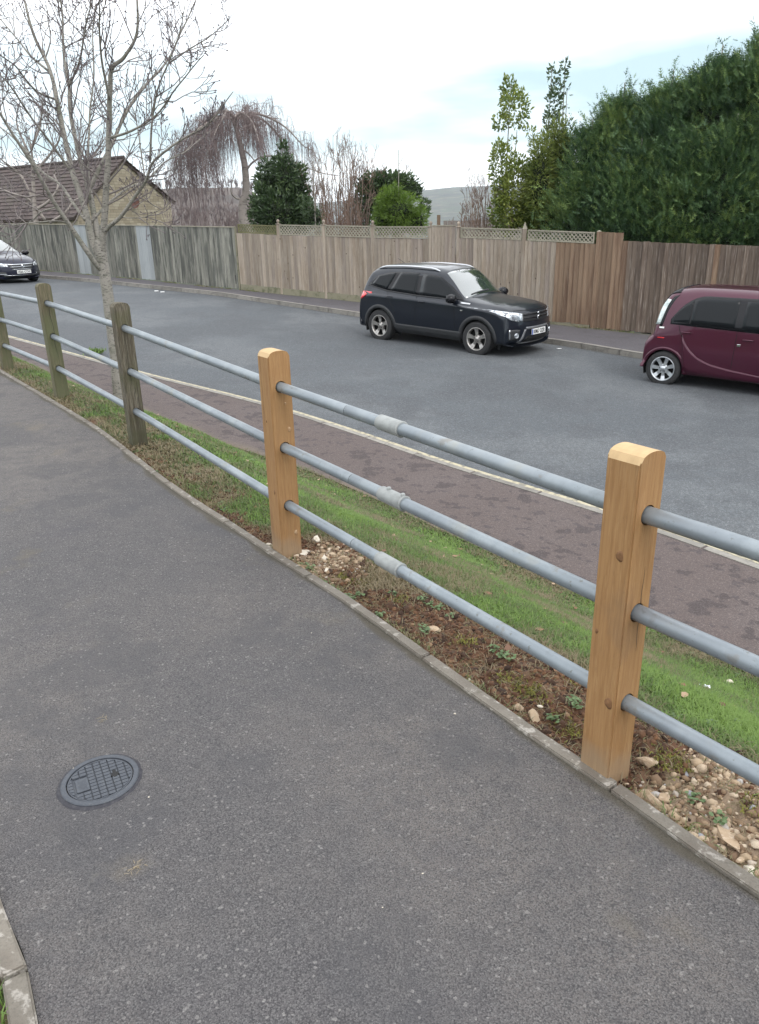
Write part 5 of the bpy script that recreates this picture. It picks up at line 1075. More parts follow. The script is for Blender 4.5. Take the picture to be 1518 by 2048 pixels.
city.patch('tailgate_side', [(-1.61, .5, .99), (-1.55, .5, 1.2), (-1.44, .46, 1.42)], [(-1.535, .655, .99), (-1.485, .62, 1.2), (-1.375, .57, 1.41)], (.7, -.7, 0), M['gloss'], mirror=True, m=3, n=10, off=.009)
city.patch('lamp_edge', [(-1.44, .715, .98), (-1.39, .68, 1.18), (-1.29, .59, 1.39), (-1.27, .57, 1.44)], [(-1.41, .73, .96), (-1.355, .69, 1.20), (-1.24, .6, 1.40), (-1.19, .56, 1.47)], (.7, -.7, 0), M['gloss'], mirror=True, m=2, n=12, off=.007)
city.patch('roof_spoiler', [(-1.43, y, 2) for y in np.linspace(-.5, .5, 9)], [(-1.2, y, 2) for y in np.linspace(-.54, .54, 9)], (0, 0, -1), M['gloss'], m=5, off=.014)
city.arch(.315, .365, M['plum'], 'arch_flare', .012, -.15, math.pi-.05)
# the flared lower flank: a raised body-colour panel whose upper edge sweeps down from the rear arch to the sill
up = [(-1.02, .86), (-.97, .76), (-.88, .64), (-.74, .53), (-.55, .45), (-.25, .395), (.2, .345), (.7, .315), (.93, .31)]
lo = [(-.955, .33), (-.92, .29), (-.86, .26), (-.72, .235), (-.5, .225), (-.25, .22), (.2, .22), (.7, .22), (.93, .23)]
city.sp('flared_sill', up, lo, M['plum'], off=.02, thick=.03, n=30, m=5)
city.strip('door_gap', [(-.2, 1.0), (-.2, .7), (-.21, .42)], .008, M['under'], off=.002)
city.strip('door_gap', [(-1.10, 1.0), (-1.07, .9), (-1.0, .8)], .008, M['under'], off=.002)
city.handle(-.02, .87, ln=.15); city.handle(-.97, .905, ln=.15)
city.sp('charge_flap_badge', [(-1.42, .965), (-1.34, .965)], [(-1.42, .94), (-1.34, .94)], M['platew'], off=.008)
city.sp('side_reflector', [(-1.42, .80), (-1.31, .80)], [(-1.42, .785), (-1.31, .785)], M['redlamp'], off=.006)
city.sp('lock_badge', [(-.17, .80), (-.12, .80)], [(-.17, .765), (-.12, .765)], M['chrome'], off=.008)
city.mirror_cap(.62, 1.02, .72, M['plum']); city.fp('headlamp', [(.35, .80), (.68, .84)], [(.40, .62), (.70, .66)], M['lamp'], mirror=True, n=10, off=.012); city.fp('grille', [(-.3, .45), (.3, .45)], [(-.34, .3), (.34, .3)], tr, n=10)
for wx in (-1.275, 1.275):
    for sg in (-1, 1): city.wheel(wx, sg, .735, 'citi', .165)
# ---- dark blue hatchback at the left edge
pf = solve(70, 562, zroad); hd3 = hd+R(4); dr = np.array([math.cos(hd3), math.sin(hd3)]); lf = np.array([-dr[1], dr[0]])
c_ = pf-dr*1.33-lf*.86; fz = float(zroad(*(c_+dr*1.33))); bz = float(zroad(*(c_-dr*1.33)))
M['bluep'] = mat('midnight_blue_paint', (.009, .01, .026), .3, metal=.3, spec=.3, coat=.7, coatr=.03)
def az(x, bow, zsh=.8, yb=.84, zb=.93, ye=.6, ze=1.38, yi=.44, zi=1.445, zc=1.465, y0=0.): return sec(x, bow, (.66, .18), (.84, .22), (.885+y0, .4), (.9+y0, .62), (.89+y0, zsh), (yb, zb), (ye, ze), (yi, zi), (0, zc))
YA = (.66, .84, .87, .885, .87, .82, .68, .42)
ST = [fasc(-1.95, .1, .3, .22, YA), fasc(-2.1, .14, .5, .2, YA), fasc(-2.12, .14, .8, .2, YA), az(-2.05, .14, .8, .82, .93, .7, 1.0, .5, 1.02, 1.03), az(-1.85, .1, .8, .82, .94, .62, 1.25, .45, 1.3, 1.31), az(-1.5, .04), az(-.5, 0, zc=1.485, zi=1.465, ze=1.4), az(.1, -.03, zc=1.46, zi=1.44, ze=1.37), az(.35, -.08, zc=1.38, zi=1.36, ze=1.29),
      az(1.1, -.22, .8, .84, .9, .74, .985, .5, 1.015, 1.03), az(1.2, -.22, .8, .84, .89, .74, .945, .5, .975, .985), az(1.6, -.24, .76, .82, .84, .72, .89, .5, .925, .935), az(1.95, -.34, .7, .8, .76, .68, .81, .48, .84, .85), fasc(2.12, -.42, .72, .2, YA), fasc(2.2, -.45, .55, .2, YA), fasc(2.21, -.45, .35, .2, YA), fasc(2.12, -.42, .24, .18, (.5, .66, .68, .7, .66, .6, .5, .35))]
ast = Car('parked_car', 'dark blue hatchback cut by the left edge of the photo, nose towards the slim tree', (c_[0], c_[1], float(zroad(*c_))), hd3, M['bluep'], ST, (-1.33, 1.33), .32, .365, 'cars parked along the far kerb', (0, -math.atan2(fz-bz, 2.66)))
ast.patch('windscreen', [(1.06, y, 1.2) for y in np.linspace(-.7, .7, 13)], [(.2, y, 1.5) for y in np.linspace(-.55, .55, 13)], (-.5, 0, -.86), M['glassw'], m=10, off=.004)
ast.sp('side_window', [(.85, .95), (-.1, .95)], [(.8, 1.0), (.3, 1.27), (-.1, 1.35)], M['glassd'], off=.006); ast.sp('side_window', [(-.18, .95), (-1.5, 1.0)], [(-.18, 1.35), (-.9, 1.36), (-1.4, 1.25)], M['glassd'], off=.006)
ast.fp('headlamp', [(.50, .70), (.65, .725), (.86, .77)], [(.48, .60), (.65, .60), (.88, .66)], M['lamp'], mirror=True, m=5, n=12, off=.012)
ast.fp('grille', [(-.47, .665), (.47, .665)], [(-.38, .52), (.38, .52)], tr, m=4, n=12, off=.004)
ast.fp('grille_bar', [(-.50, .685), (.50, .685)], [(-.50, .66), (.50, .66)], M['chrome'], m=2, n=14, off=.016); ast.fp('grille_bar', [(-.42, .60), (.42, .60)], [(-.42, .585), (.42, .585)], M['chrome'], m=1, n=14, off=.014); ast.fp('grille_bar', [(-.38, .52), (.38, .52)], [(-.36, .505), (.36, .505)], M['chrome'], m=1, n=14, off=.014)
fa = lambda y, z: ast.bvh.ray_cast(Vector((4, y, z)), Vector((-1, 0, 0)))[0].x
mb = MB(); a = np.linspace(0, 6.283, 18)[:-1]; mb.lathe([(.048, -.005), (.052, .008), (.062, .008), (.064, -.01)], n=20); mb.box((0, 0, .002), (.08, .02, .01)); mb.box((0, 0, .0), (.11, .11, .004)); o = mb.build('badge', M['chrome'], ast.root, True, loc=(fa(0, .62)+.02, 0, .62)); o.rotation_euler = (0, R(90), 0)
ast.fp('lower_grille', [(-.6, .30), (.6, .30)], [(-.6, .22), (.6, .22)], tr, n=12, off=.006); ast.fp('lower_lip', [(-.62, .315), (.62, .315)], [(-.62, .30), (.62, .30)], M['chrome'], m=1, n=14, off=.012)
ast.fp('fog_recess', [(.56, .42), (.78, .44)], [(.56, .31), (.78, .32)], tr, mirror=True, n=6, off=.005); ast.fp('fog_trim', [(.54, .36), (.78, .37)], [(.54, .345), (.78, .355)], M['chrome'], mirror=True, m=1, n=6, off=.014)
ast.mirror_cap(.8, .99, .86, M['gloss']); ast.arch(.35, .38, M['bluep'], 'arch_lip', .006)
for wx in (-1.33, 1.33):
    for sg in (-1, 1): ast.wheel(wx, sg, .895, 'ast', .2)
ast.plate(fa(0, .42)+.012, .42, 'VE66 OTW', -.05)
# ------------------------------------------------------------------ trees and shrubs
M['bark'] = mat('pale_whitebeam_bark', (.27, .25, .22), .9, layers=[('noise', 5, (2, 2, 4), 5, .48, .66, (.15, .145, .12), .75), ('noise', 22, (1, 1, 3.5), 4, .56, .62, (.06, .055, .048), .85), ('noise', 3, I3, 4, .5, .7, (.15, .155, .11), .6)], bump=[('noise', 40, (1, 1, 3), 5, .7, .006)])
M['twig'] = mat('mauve_grey_twigs', (.1, .08, .085), .85, tint=[(0, (.24, .215, .19)), (.5, (.155, .13, .13)), (1, (.105, .083, .093))])
M['birch'] = mat('birch_bark', (.27, .235, .21), .85, layers=[('noise', 3, (1, 1, 3), 5, .5, .66, (.1, .08, .07), .8)])
M['weep'] = mat('weeping_purple_twigs', (.15, .1, .105), .9, tint=[(0, (.27, .22, .2)), (.6, (.19, .142, .138)), (1, (.12, .082, .086))])
M['brush'] = mat('pale_brown_brush', (.2, .14, .11), .9, tint=[(0, (.26, .2, .16)), (.6, (.19, .13, .1)), (1, (.15, .085, .06))])
def unit(v): return v/max(np.linalg.norm(v), 1e-9)
def shoots(base, L0, n, ang, r0, gen, items, up=.25, wig=.12, tint=.5, taper=.45, fr=(.25, .97), kids=(9, 5), droop=0., lenvar=(.6, 1.15), minr=.0022):
    """side shoots along the polyline base; recursive"""
    P = base; d = np.r_[0, np.cumsum(np.linalg.norm(np.diff(P, axis=0), axis=1))]; tot = d[-1]
    for k in range(n):
        f = rng.uniform(*fr); s = f*tot; p = np.array([np.interp(s, d, P[:, i]) for i in range(3)]); q = np.array([np.interp(min(s+.05*tot, tot), d, P[:, i]) for i in range(3)])
        t = unit(q-p) if f < .96 else unit(P[-1]-P[-2]); r_ = unit(np.cross(t, rng.normal(size=3))); a = ang*rng.uniform(.6, 1.35); v = unit(t*math.cos(a)+r_*math.sin(a))
        L_ = L0*rng.uniform(*lenvar)*(1-.45*f); m = 7; pts = [p]; st = L_/m
        for j in range(m):
            v = unit(v+rng.normal(size=3)*wig+np.array([0, 0, up-droop*(j/m)])*.35); pts.append(pts[-1]+v*st)
        pts = np.array(pts); rr_ = np.linspace(r0*(1-.4*f), max(r0*taper*.5, minr), m+1); items.append((pts, rr_, 4 if r0 > .006 else 3, np.clip(tint+rng.normal(0, .15), 0, 1)))
        if gen > 0: shoots(pts, L0*.5, kids[0] if gen > 1 else kids[1], ang, max(r0*.5, minr*1.2), gen-1, items, up, wig*1.1, min(tint+.2, 1), taper, fr, kids, droop, lenvar, minr)
# --- the slim tree on the verge
tb = solve(243, 806, lambda x, y: zroad(x, y)+.12); TY = tb[1]
tree = empty('bare_tree', (tb[0], tb[1], float(zroad(*tb))+.1)); tag(tree, 'slim leafless tree with pale mottled trunk standing in the verge behind the railing', 'tree')
tl = np.array(tree.location)
def TP(pts, dy0, dy1):
    n = len(pts); out = [atY(px, py, TY+dy0+(dy1-dy0)*(k/(n-1))**1.2) for k, (px, py) in enumerate(pts)]; return catmull(out, 5)-tl
trunk = catmull([tuple(np.array([tb[0], tb[1], tl[2]-.25])-tl)]+[tuple(atY(px, py, TY)-tl) for px, py in [(241, 800), (234, 730), (225, 660), (217, 600), (208, 540), (202, 505), (200, 480)]], 6)
k = len(trunk); rad = np.interp(np.linspace(0, 1, k), [0, .12, .3, .7, .92, 1], [.13, .1, .085, .074, .08, .065])
rad = rad*(1+.05*(vnoise(trunk*[1, 1, 3.], 2., 2)-.5)*2); mb = MB(); mb.tube(trunk, rad, 20); mb.build('trunk', M['bark'], tree, True)
LIMB = [([(203, 540), (187, 522), (147, 462), (113, 414), (82, 360), (44, 295), (0, 230), (-50, 165)], 0, -1.3, .052, .012),
        ([(201, 520), (187, 488), (171, 421), (147, 349), (130, 281), (113, 192), (99, 144), (68, 68), (44, -10)], 0, .5, .066, .016),
        ([(200, 500), (190, 440), (175, 370), (161, 325), (144, 240), (137, 171), (127, 103), (118, -10)], .05, 1.2, .058, .014),
        ([(206, 510), (206, 480), (212, 394), (217, 291), (219, 188), (223, 137), (250, 113), (274, 68), (270, -15)], 0, -.6, .066, .014),
        ([(178, 380), (206, 322), (226, 284), (253, 223), (291, 171), (329, 130), (360, 68), (394, -5)], .3, 1.6, .04, .01),
        ([(205, 490), (212, 460), (240, 435), (267, 397), (291, 363), (308, 318), (372, 272), (430, 235), (466, 186)], 0, -1.2, .042, .006),
        ([(181, 445), (212, 411), (253, 377), (291, 362), (330, 325), (372, 300), (420, 262)], .1, 1.1, .026, .006),
        ([(171, 440), (144, 404), (120, 370), (82, 342), (51, 298), (0, 255), (-40, 230)], .05, 1.5, .03, .008),
        ([(150, 355), (112, 300), (66, 240), (20, 170), (-30, 120)], .2, -.9, .026, .007), ([(137, 175), (160, 120), (172, 60), (185, -10)], .8, .2, .022, .008),
        ([(219, 200), (205, 130), (200, 60), (196, -10)], -.3, -1.2, .022, .008), ([(222, 275), (262, 262), (312, 232), (352, 175), (410, 110)], -.3, -1.8, .022, .006),
        ([(180, 400), (176, 330), (178, 250), (188, 150), (186, 60), (192, -10)], .1, .9, .022, .008), ([(340, 125), (380, 98), (424, 70), (474, 22)], 1.2, .4, .016, .005), ([(300, 322), (304, 250), (316, 180), (352, 90), (372, 10)], -.4, -1.1, .02, .006), ([(290, 360), (282, 300), (270, 230), (250, 180), (262, 120)], .4, 1.3, .014, .005),
        ([(160, 480), (140, 450), (110, 443), (70, 446), (20, 452), (-40, 452)], 0, -1.0, .016, .005), ([(113, 414), (82, 425), (64, 442), (30, 455), (-20, 450)], -.4, .4, .012, .005), ([(99, 144), (60, 110), (20, 60), (-20, 20)], .4, 1.2, .022, .007), ([(113, 200), (70, 180), (30, 130), (-20, 95)], .3, -1., .02, .007), ([(240, 435), (285, 436), (318, 420), (345, 400)], -.2, -.8, .008, .003)]
tw = []
for pts, d0, d1, r0, r1 in LIMB:
    C = TP(pts, d0, d1); C = C+(np.stack([vnoise(C*2.1+7*i, 1.2, 2) for i in range(3)], 1)-.5)*.07*np.linspace(0, 1, len(C))[:, None]
    L_ = np.linalg.norm(np.diff(C, axis=0), axis=1).sum(); mb = MB(); mb.tube(C, np.linspace(r0*.74, r1*.85, len(C)), 10); mb.build('branch', M['bark'], tree, True)
    nn = int(np.clip(L_*4.1, 5, 13)); shoots(C, min(.42*L_+.2, 1.2)*(.5 if pts[-1][0] > 400 else 1), nn, .8, max(r1*.95, .0088), 2, tw, up=.28, wig=.17, tint=.3, fr=(.16, .96), kids=(3, 2), minr=.004, taper=.42)
# buds: small dark swellings on the twig ends
bud = []
for pts, rr_, n_, t_ in tw:
    if rng.random() < .75 and rr_[0] < .008: e = pts[-1]; v = unit(pts[-1]-pts[-2]); bud.append((np.array([e-v*.004, e+v*.010, e+v*.026]), np.array([.004, .0085, .0015]), 4, 1.))
o = link('twigs', tubes_mesh('twigs', tw), M['twig'], tree); o['kind'] = 'stuff'; o = link('buds', tubes_mesh('buds', bud), M['twig'], tree); o['kind'] = 'stuff'
# --- generic position behind the fence
def behind(px, dist): 
    s = s_at_px(px); p, t = at_s(FENCE, s); n = np.array([-t[0][1], t[0][0]]); r = ray(px, 450.); r = r[:2]/np.linalg.norm(r[:2]); p = p[0]+r*dist/abs(r @ n); return p
def gz(p): return float(zroad(*p))-.05
def topz(p, py): 
    lo, hi = -3, 30
    for _ in range(40):
        m = (lo+hi)/2
        if proj((p[0], p[1], m))[1] > py: lo = m
        else: hi = m
    return lo
# --- weeping birch
wp = behind(486, 7.); WY = wp[1]; wt_ = empty('weeping_tree', (wp[0], wp[1], gz(wp))); tag(wt_, 'umbrella-shaped weeping bare tree with purple hanging twigs above the left end of the trellis fence', 'tree'); wl = np.array(wt_.location)
def WP(pts, d0=0, d1=0): n = len(pts); return catmull([atY(px, py, WY+d0+(d1-d0)*k/(n-1)) for k, (px, py) in enumerate(pts)], 6)-wl
tk = WP([(500, 470), (487, 440), (486, 405), (492, 385), (490, 335), (483, 300), (477, 272), (470, 248), (465, 230)]); mb = MB(); mb.tube(tk, np.linspace(.2, .07, len(tk)), 12); mb.build('trunk', M['birch'], wt_, True)
arms = [([(468, 240), (440, 235), (405, 252), (375, 275), (350, 300)], 0, -1.), ([(468, 238), (450, 222), (420, 238), (385, 280), (358, 330)], 0, 1.2), ([(470, 240), (500, 226), (540, 236), (575, 258), (605, 290), (624, 300)], 0, -.8), ([(470, 238), (510, 232), (550, 262), (572, 300), (588, 330)], 0, 1.4), ([(470, 238), (455, 222), (448, 232), (432, 262), (415, 310)], 0, -2.2), ([(470, 238), (485, 226), (505, 245), (520, 290)], 0, -2.4), ([(470, 238), (478, 225), (500, 240), (515, 270)], 0, 2.5), ([(468, 236), (440, 224), (425, 240), (400, 280)], 0, 2.4), ([(488, 350), (505, 325), (535, 312), (580, 322), (640, 345), (680, 352)], 0, -.6), ([(489, 380), (505, 368), (515, 350), (540, 345)], 0, .5), ([(487, 300), (500, 310), (515, 330)], 0, -.5), ([(486, 400), (470, 395), (462, 380), (470, 340)], 0, -.4)]
it = []; hang = []
for i, (pts, d0, d1) in enumerate(arms):
    C = WP(pts, d0, d1); L_ = np.linalg.norm(np.diff(C, axis=0), axis=1).sum(); mb = MB(); mb.tube(C, np.linspace(.06 if i < 8 else .045, .012, len(C)), 7); mb.build('branch', M['birch'], wt_, True)
    if i < 8:
        sub = []; shoots(C, 1.3, 16, .9, .013, 1, sub, up=.1, wig=.22, tint=.3, fr=(.05, 1.), kids=(5, 4), droop=1.2); it += sub
        for q in [(C, 0, 0, 0)]+sub:
            P = q[0]
            for _ in range(20 if q[0] is C else 4):
                j = rng.uniform(0, len(P)-1.01); a = P[int(j)]; hang.append(a+rng.normal(0, .06, 3))
for a in hang:
    z0 = a[2]+wl[2]; L_ = rng.gamma(5, .23)*(1.15 if a[0] < -.35 else .75); L_ = min(L_, 3.2, max(.3, z0-1.2)) ; m = 8; v = np.array([rng.normal(0, .5), rng.normal(0, .5), .25]); v[0] += .25*np.sign(a[0]); p = a.copy(); pts = [p]
    for j in range(m): v = v*.62+np.array([rng.normal(0, .1), rng.normal(0, .1), -.62]); p = p+unit(v)*L_/m; pts.append(p)
    it.append((np.array(pts), np.linspace(.0062, .0036, m+1), 3, np.clip(rng.normal(.6, .22), 0, 1)))
# left curtain reaches down to the fence
for _ in range(170):
    px = rng.normal(388, 22); a = atY(px, rng.uniform(255, 330), WY+rng.normal(0, .9))-wl; L_ = rng.uniform(.8, 3.1); m = 8; p = a; pts = [p]; v = np.array([rng.normal(0, .3), 0, -.5])
    for j in range(m): v = v*.7+np.array([rng.normal(0, .09), rng.normal(0, .09), -.6]); p = p+unit(v)*L_/m; pts.append(p)
    it.append((np.array(pts), np.linspace(.0062, .0038, m+1), 3, np.clip(rng.normal(.75, .2), 0, 1)))
o = link('hanging_twigs', tubes_mesh('hanging_twigs', it), M['weep'], wt_); o['kind'] = 'stuff'
# bird on the top
bp = atY(443, 216, WY); bm = bmesh.new(); bmesh.ops.create_icosphere(bm, subdivisions=3, radius=1)
for v in bm.verts:
    c = v.co; t = c.x; th = 1-.35*max(0, -t)**1.5; c.x *= .17; c.y *= .075*th; c.z = c.z*.085*th-.03*max(0, -t)+.02*max(0, t)
me = bpy.data.meshes.new('body'); bm.to_mesh(me); bm.free(); me.polygons.foreach_set('use_smooth', [True]*len(me.polygons)); M['bird'] = mat('grey_feathers', (.13, .13, .15), .8)
bird = empty('bird', bp, 0.15); bird.rotation_euler = (0, -.55, .2); tag(bird, 'grey bird perched on the crown of the umbrella-shaped tree', 'bird'); link('body', me, M['bird'], bird)
mb = MB(); mb.lathe([(0, .05), (.03, .045), (.05, .02), (.05, -.01), (.03, -.05)], n=14, c=(.16, 0, .075)); mb.build('head', M['bird'], bird, True); mb = MB(); mb.tube([(.2, 0, .08), (.25, 0, .07)], [.012, .002], 6); mb.build('beak', M['black'], bird)
mb = MB(); mb.box((-.24, 0, -.06), (.2, .05, .015), Matrix.Rotation(.35, 3, 'Y')); mb.build('tail', M['bird'], bird); mb = MB(); [mb.tube([(0.02, y, -.06), (-.03, y, -.14)], .006, 5) for y in (-.025, .025)]; mb.build('legs', M['black'], bird)
# --- leaf clouds
def leaves(name, P, D, ln, wd, m, tint, parent=None, fold=.25, n_seg=1):
    """rhombic leaves at P pointing along D"""
    n = len(P); D = D/np.maximum(np.linalg.norm(D, axis=1, keepdims=True), 1e-9); r_ = rng.normal(size=(n, 3)); s = np.cross(D, r_); s /= np.maximum(np.linalg.norm(s, axis=1, keepdims=True), 1e-9); u = np.cross(s, D)
    L_ = (ln*rng.uniform(.6, 1.3, n))[:, None]; w = (wd*rng.uniform(.7, 1.3, n))[:, None]
    V = np.stack([P, P+D*L_*.45+s*w+u*L_*fold*.3, P+D*L_*.45-s*w+u*L_*fold*.3, P+D*L_-u*L_*fold*.3], 1).reshape(-1, 3); b = np.arange(n)[:, None]*4
    F = np.concatenate([b+[0, 1, 3], b+[0, 3, 2]]); return link(name, mesh_np(name, V, F, False, np.repeat(tint, 4)), m, parent)
def sprays(name, P, D, ln, m, tint, parent=None, k=4, wdt=.13):
    """flat fern-like conifer sprays: an axis with paired side blades"""
    n = len(P); D = D/np.linalg.norm(D, axis=1, keepdims=True); r_ = rng.normal(size=(n, 3))*[.6, .6, 1.4]; s = np.cross(D, r_); s /= np.maximum(np.linalg.norm(s, axis=1, keepdims=True), 1e-9); u = np.cross(s, D)
    L_ = (ln*rng.uniform(.6, 1.35, n))[:, None]; V = []; 
    def tri(a, b, c): V.append(np.stack([a, b, c], 1))
    tri(P-s*L_*.035, P+s*L_*.035, P+D*L_-u*L_*.12)
    for j in range(k):
        f = .12+.72*j/k; c = P+D*L_*f-u*L_*.12*f*f; q = L_*(.42*(1-f*.75))*rng.uniform(.75, 1.2, n)[:, None]
        for sg in (-1, 1): d = D*.62+s*sg*.75+u*rng.normal(0, .2, n)[:, None]-u*.1; tri(c-D*L_*wdt*.45, c+D*L_*wdt*.45, c+d*q)
    V = np.stack(V, 1); nt_ = V.shape[1]; V = V.reshape(-1, 3); F = np.arange(len(V)).reshape(-1, 3); return link(name, mesh_np(name, V, F, False, np.repeat(tint, nt_*3)), m, parent)
M['ley'] = mat('conifer_sprays', (.04, .08, .03), .7, sub=.15, tint=[(0, (.022, .05, .026)), (.35, (.048, .1, .04)), (.7, (.09, .16, .052)), (1, (.17, .24, .065))])
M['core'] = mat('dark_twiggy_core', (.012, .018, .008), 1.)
M['dark'] = mat('dark_evergreen_leaves', (.03, .06, .02), .45, sub=.15, tint=[(0, (.03, .055, .022)), (.6, (.06, .1, .036)), (1, (.12, .17, .06))])
M['lime_leaf'] = mat('lime_green_leaves', (.1, .17, .02), .6, sub=.25, tint=[(0, (.07, .12, .015)), (.6, (.14, .23, .028)), (1, (.21, .31, .05))])
M['bam'] = mat('yellow_green_leaves', (.1, .14, .03), .5, sub=.25, tint=[(0, (.09, .14, .03)), (.5, (.2, .245, .05)), (1, (.33, .35, .09))])
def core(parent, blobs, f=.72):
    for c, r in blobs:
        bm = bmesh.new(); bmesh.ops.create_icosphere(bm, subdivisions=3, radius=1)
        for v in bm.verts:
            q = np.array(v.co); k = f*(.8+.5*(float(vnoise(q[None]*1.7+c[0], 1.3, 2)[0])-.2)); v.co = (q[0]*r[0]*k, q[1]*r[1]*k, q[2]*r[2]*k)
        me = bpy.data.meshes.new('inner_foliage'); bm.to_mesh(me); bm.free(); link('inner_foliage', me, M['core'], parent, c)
def shellpts(c, r, n, inner=.55, lump=.35, ls=1.6):
    d = rng.normal(size=(n, 3)); d /= np.linalg.norm(d, axis=1, keepdims=True); k = 1+lump*(vnoise(d*ls+np.array(c), 1.7, 3)-.5)*2; rr_ = rng.uniform(inner, 1.05, n)**.6
    return np.array(c)+d*np.array(r)*(k*rr_)[:, None], d
# big conifers behind the dark fence
def conifer(px, dist, pytop, rb, n, lab, gap=.0, zlow=.9, lead=1.):
    p = behind(px, dist); z0 = gz(p); zt = topz(p, pytop); H = zt-z0; root = empty('conifer_tree', (p[0], p[1], z0)); tag(root, lab, 'conifer', 'conifers of the tall hedge')
    mb = MB(); mb.tube([(0, 0, -.3), (0, 0, H*.5), (0, 0, H*.93)], [.16, .09, .012], 8); mb.build('trunk', M['bark'], root, True)
    # boughs leave the trunk in all directions; every bough carries a clump of flat sprays
    nb = int(95*rb); fb_ = rng.random(nb)**.8; zb_ = zlow+(H*.85-zlow)*fb_; ab = rng.uniform(0, 2*np.pi, nb); pr_ = (1-fb_**1.7)**.8; rb_ = rb*pr_*rng.uniform(.5, 1.35, nb)+.08
    bd_ = np.stack([np.cos(ab), np.sin(ab), np.zeros(nb)], 1); tip = bd_*rb_[:, None]+np.stack([np.zeros(nb), np.zeros(nb), zb_+.25*rb_], 1); tb_ = rng.normal(0, .13, nb); w_ = rng.choice(nb, n); u_ = rng.random(n)**.5
    root_ = np.stack([np.zeros(n), np.zeros(n), zb_[w_]-.25*rb_[w_]], 1); sg_ = (.10+.17*u_*(1-.35*fb_[w_]))*min(1, rb)
    P = root_*(1-u_[:, None])+tip[w_]*u_[:, None]+rng.normal(size=(n, 3))*sg_[:, None]*[1, 1, .75]; D = bd_[w_]*.85+np.array([0, 0, .5])+rng.normal(0, .38, (n, 3)); D[:, 2] += fb_[w_]*.5
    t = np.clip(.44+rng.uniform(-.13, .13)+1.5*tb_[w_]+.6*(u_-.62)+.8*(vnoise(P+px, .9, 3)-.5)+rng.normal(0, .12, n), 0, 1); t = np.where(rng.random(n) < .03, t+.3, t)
    pw = P+np.array([p[0], p[1], z0]); fa_, fb2 = np.array([4.38, 18.74]), np.array([9, 15.2]); fd_ = unit(fb2-fa_); sd_ = (pw[:, :2]-fa_) @ np.array([-fd_[1], fd_[0]]); ok_ = (sd_ > .3) | (pw[:, 2] > 1.35); P, D, t = P[ok_], D[ok_], t[ok_]
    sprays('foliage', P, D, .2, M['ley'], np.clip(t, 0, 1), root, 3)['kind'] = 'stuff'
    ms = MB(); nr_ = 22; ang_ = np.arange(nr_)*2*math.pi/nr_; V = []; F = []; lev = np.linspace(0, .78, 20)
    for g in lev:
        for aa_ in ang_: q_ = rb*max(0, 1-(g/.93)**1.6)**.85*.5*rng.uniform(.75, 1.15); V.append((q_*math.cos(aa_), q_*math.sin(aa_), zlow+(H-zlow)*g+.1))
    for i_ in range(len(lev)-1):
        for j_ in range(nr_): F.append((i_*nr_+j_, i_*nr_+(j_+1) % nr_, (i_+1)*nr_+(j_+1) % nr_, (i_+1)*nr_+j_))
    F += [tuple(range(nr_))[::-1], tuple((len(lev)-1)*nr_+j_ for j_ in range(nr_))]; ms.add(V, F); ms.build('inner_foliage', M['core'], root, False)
    # sparse leader shoots above the crown
    P = []; D = []; it_ = []
    for j in range(int(7*lead)+1):
        b = np.array([rng.normal(0, rb*.22), rng.normal(0, rb*.22), H*rng.uniform(.72, .82)]) if j else np.array([0, 0, H*.8]); hh = H*rng.uniform(.07, .13)*(1.6 if j == 0 else 1.); v = unit(np.array([b[0]*.5, b[1]*.5, 1.2]))
        it_.append((np.array([b, b+v*hh*.5, b+v*hh]), np.array([.014, .009, .003]), 4, .1))
        for m in range(16): u = m/16; P.append(b+v*hh*u); a = rng.uniform(0, 6.28); D.append(v*.7+np.array([math.cos(a), math.sin(a), 0])*.8)
    sprays('leader_shoots', np.array(P), np.array(D), .2, M['ley'], np.full(len(P), .45)+rng.normal(0, .1, len(P)), root, 3)['kind'] = 'stuff'
    return root
for args in [(1172, 1.9, 205, 1.05, 13000, 'leftmost lower conifer of the hedge, beside the yellow-green bamboo-like shrub'), (1228, 2.3, 125, 1.2, 17000, 'pointed conifer with a single sparse leader, second from the left of the hedge'),
             (1318, 2.4, 95, 1.6, 22000, 'dense mid green conifer behind the step in the dark board fence'), (1405, 2.6, 40, 1.8, 25000, 'tall conifer with feathery grey tips, left of the tallest one'), (1500, 2.6, -25, 2.0, 27000, 'tallest dark green conifer at the top right corner'), (1600, 2.2, 0, 1.9, 9000, 'conifer mostly outside the right edge above the plum car'),
             (1270, 1.6, 245, 1.3, 15000, 'low bushy conifer by the fence in front of the pointed ones'), (1365, 1.7, 225, 1.35, 13000, 'low conifer between two taller ones over the dark fence'), (1450, 1.8, 190, 1.6, 16000, 'low wide conifer bulging over the dark fence at the right')]: conifer(*args)
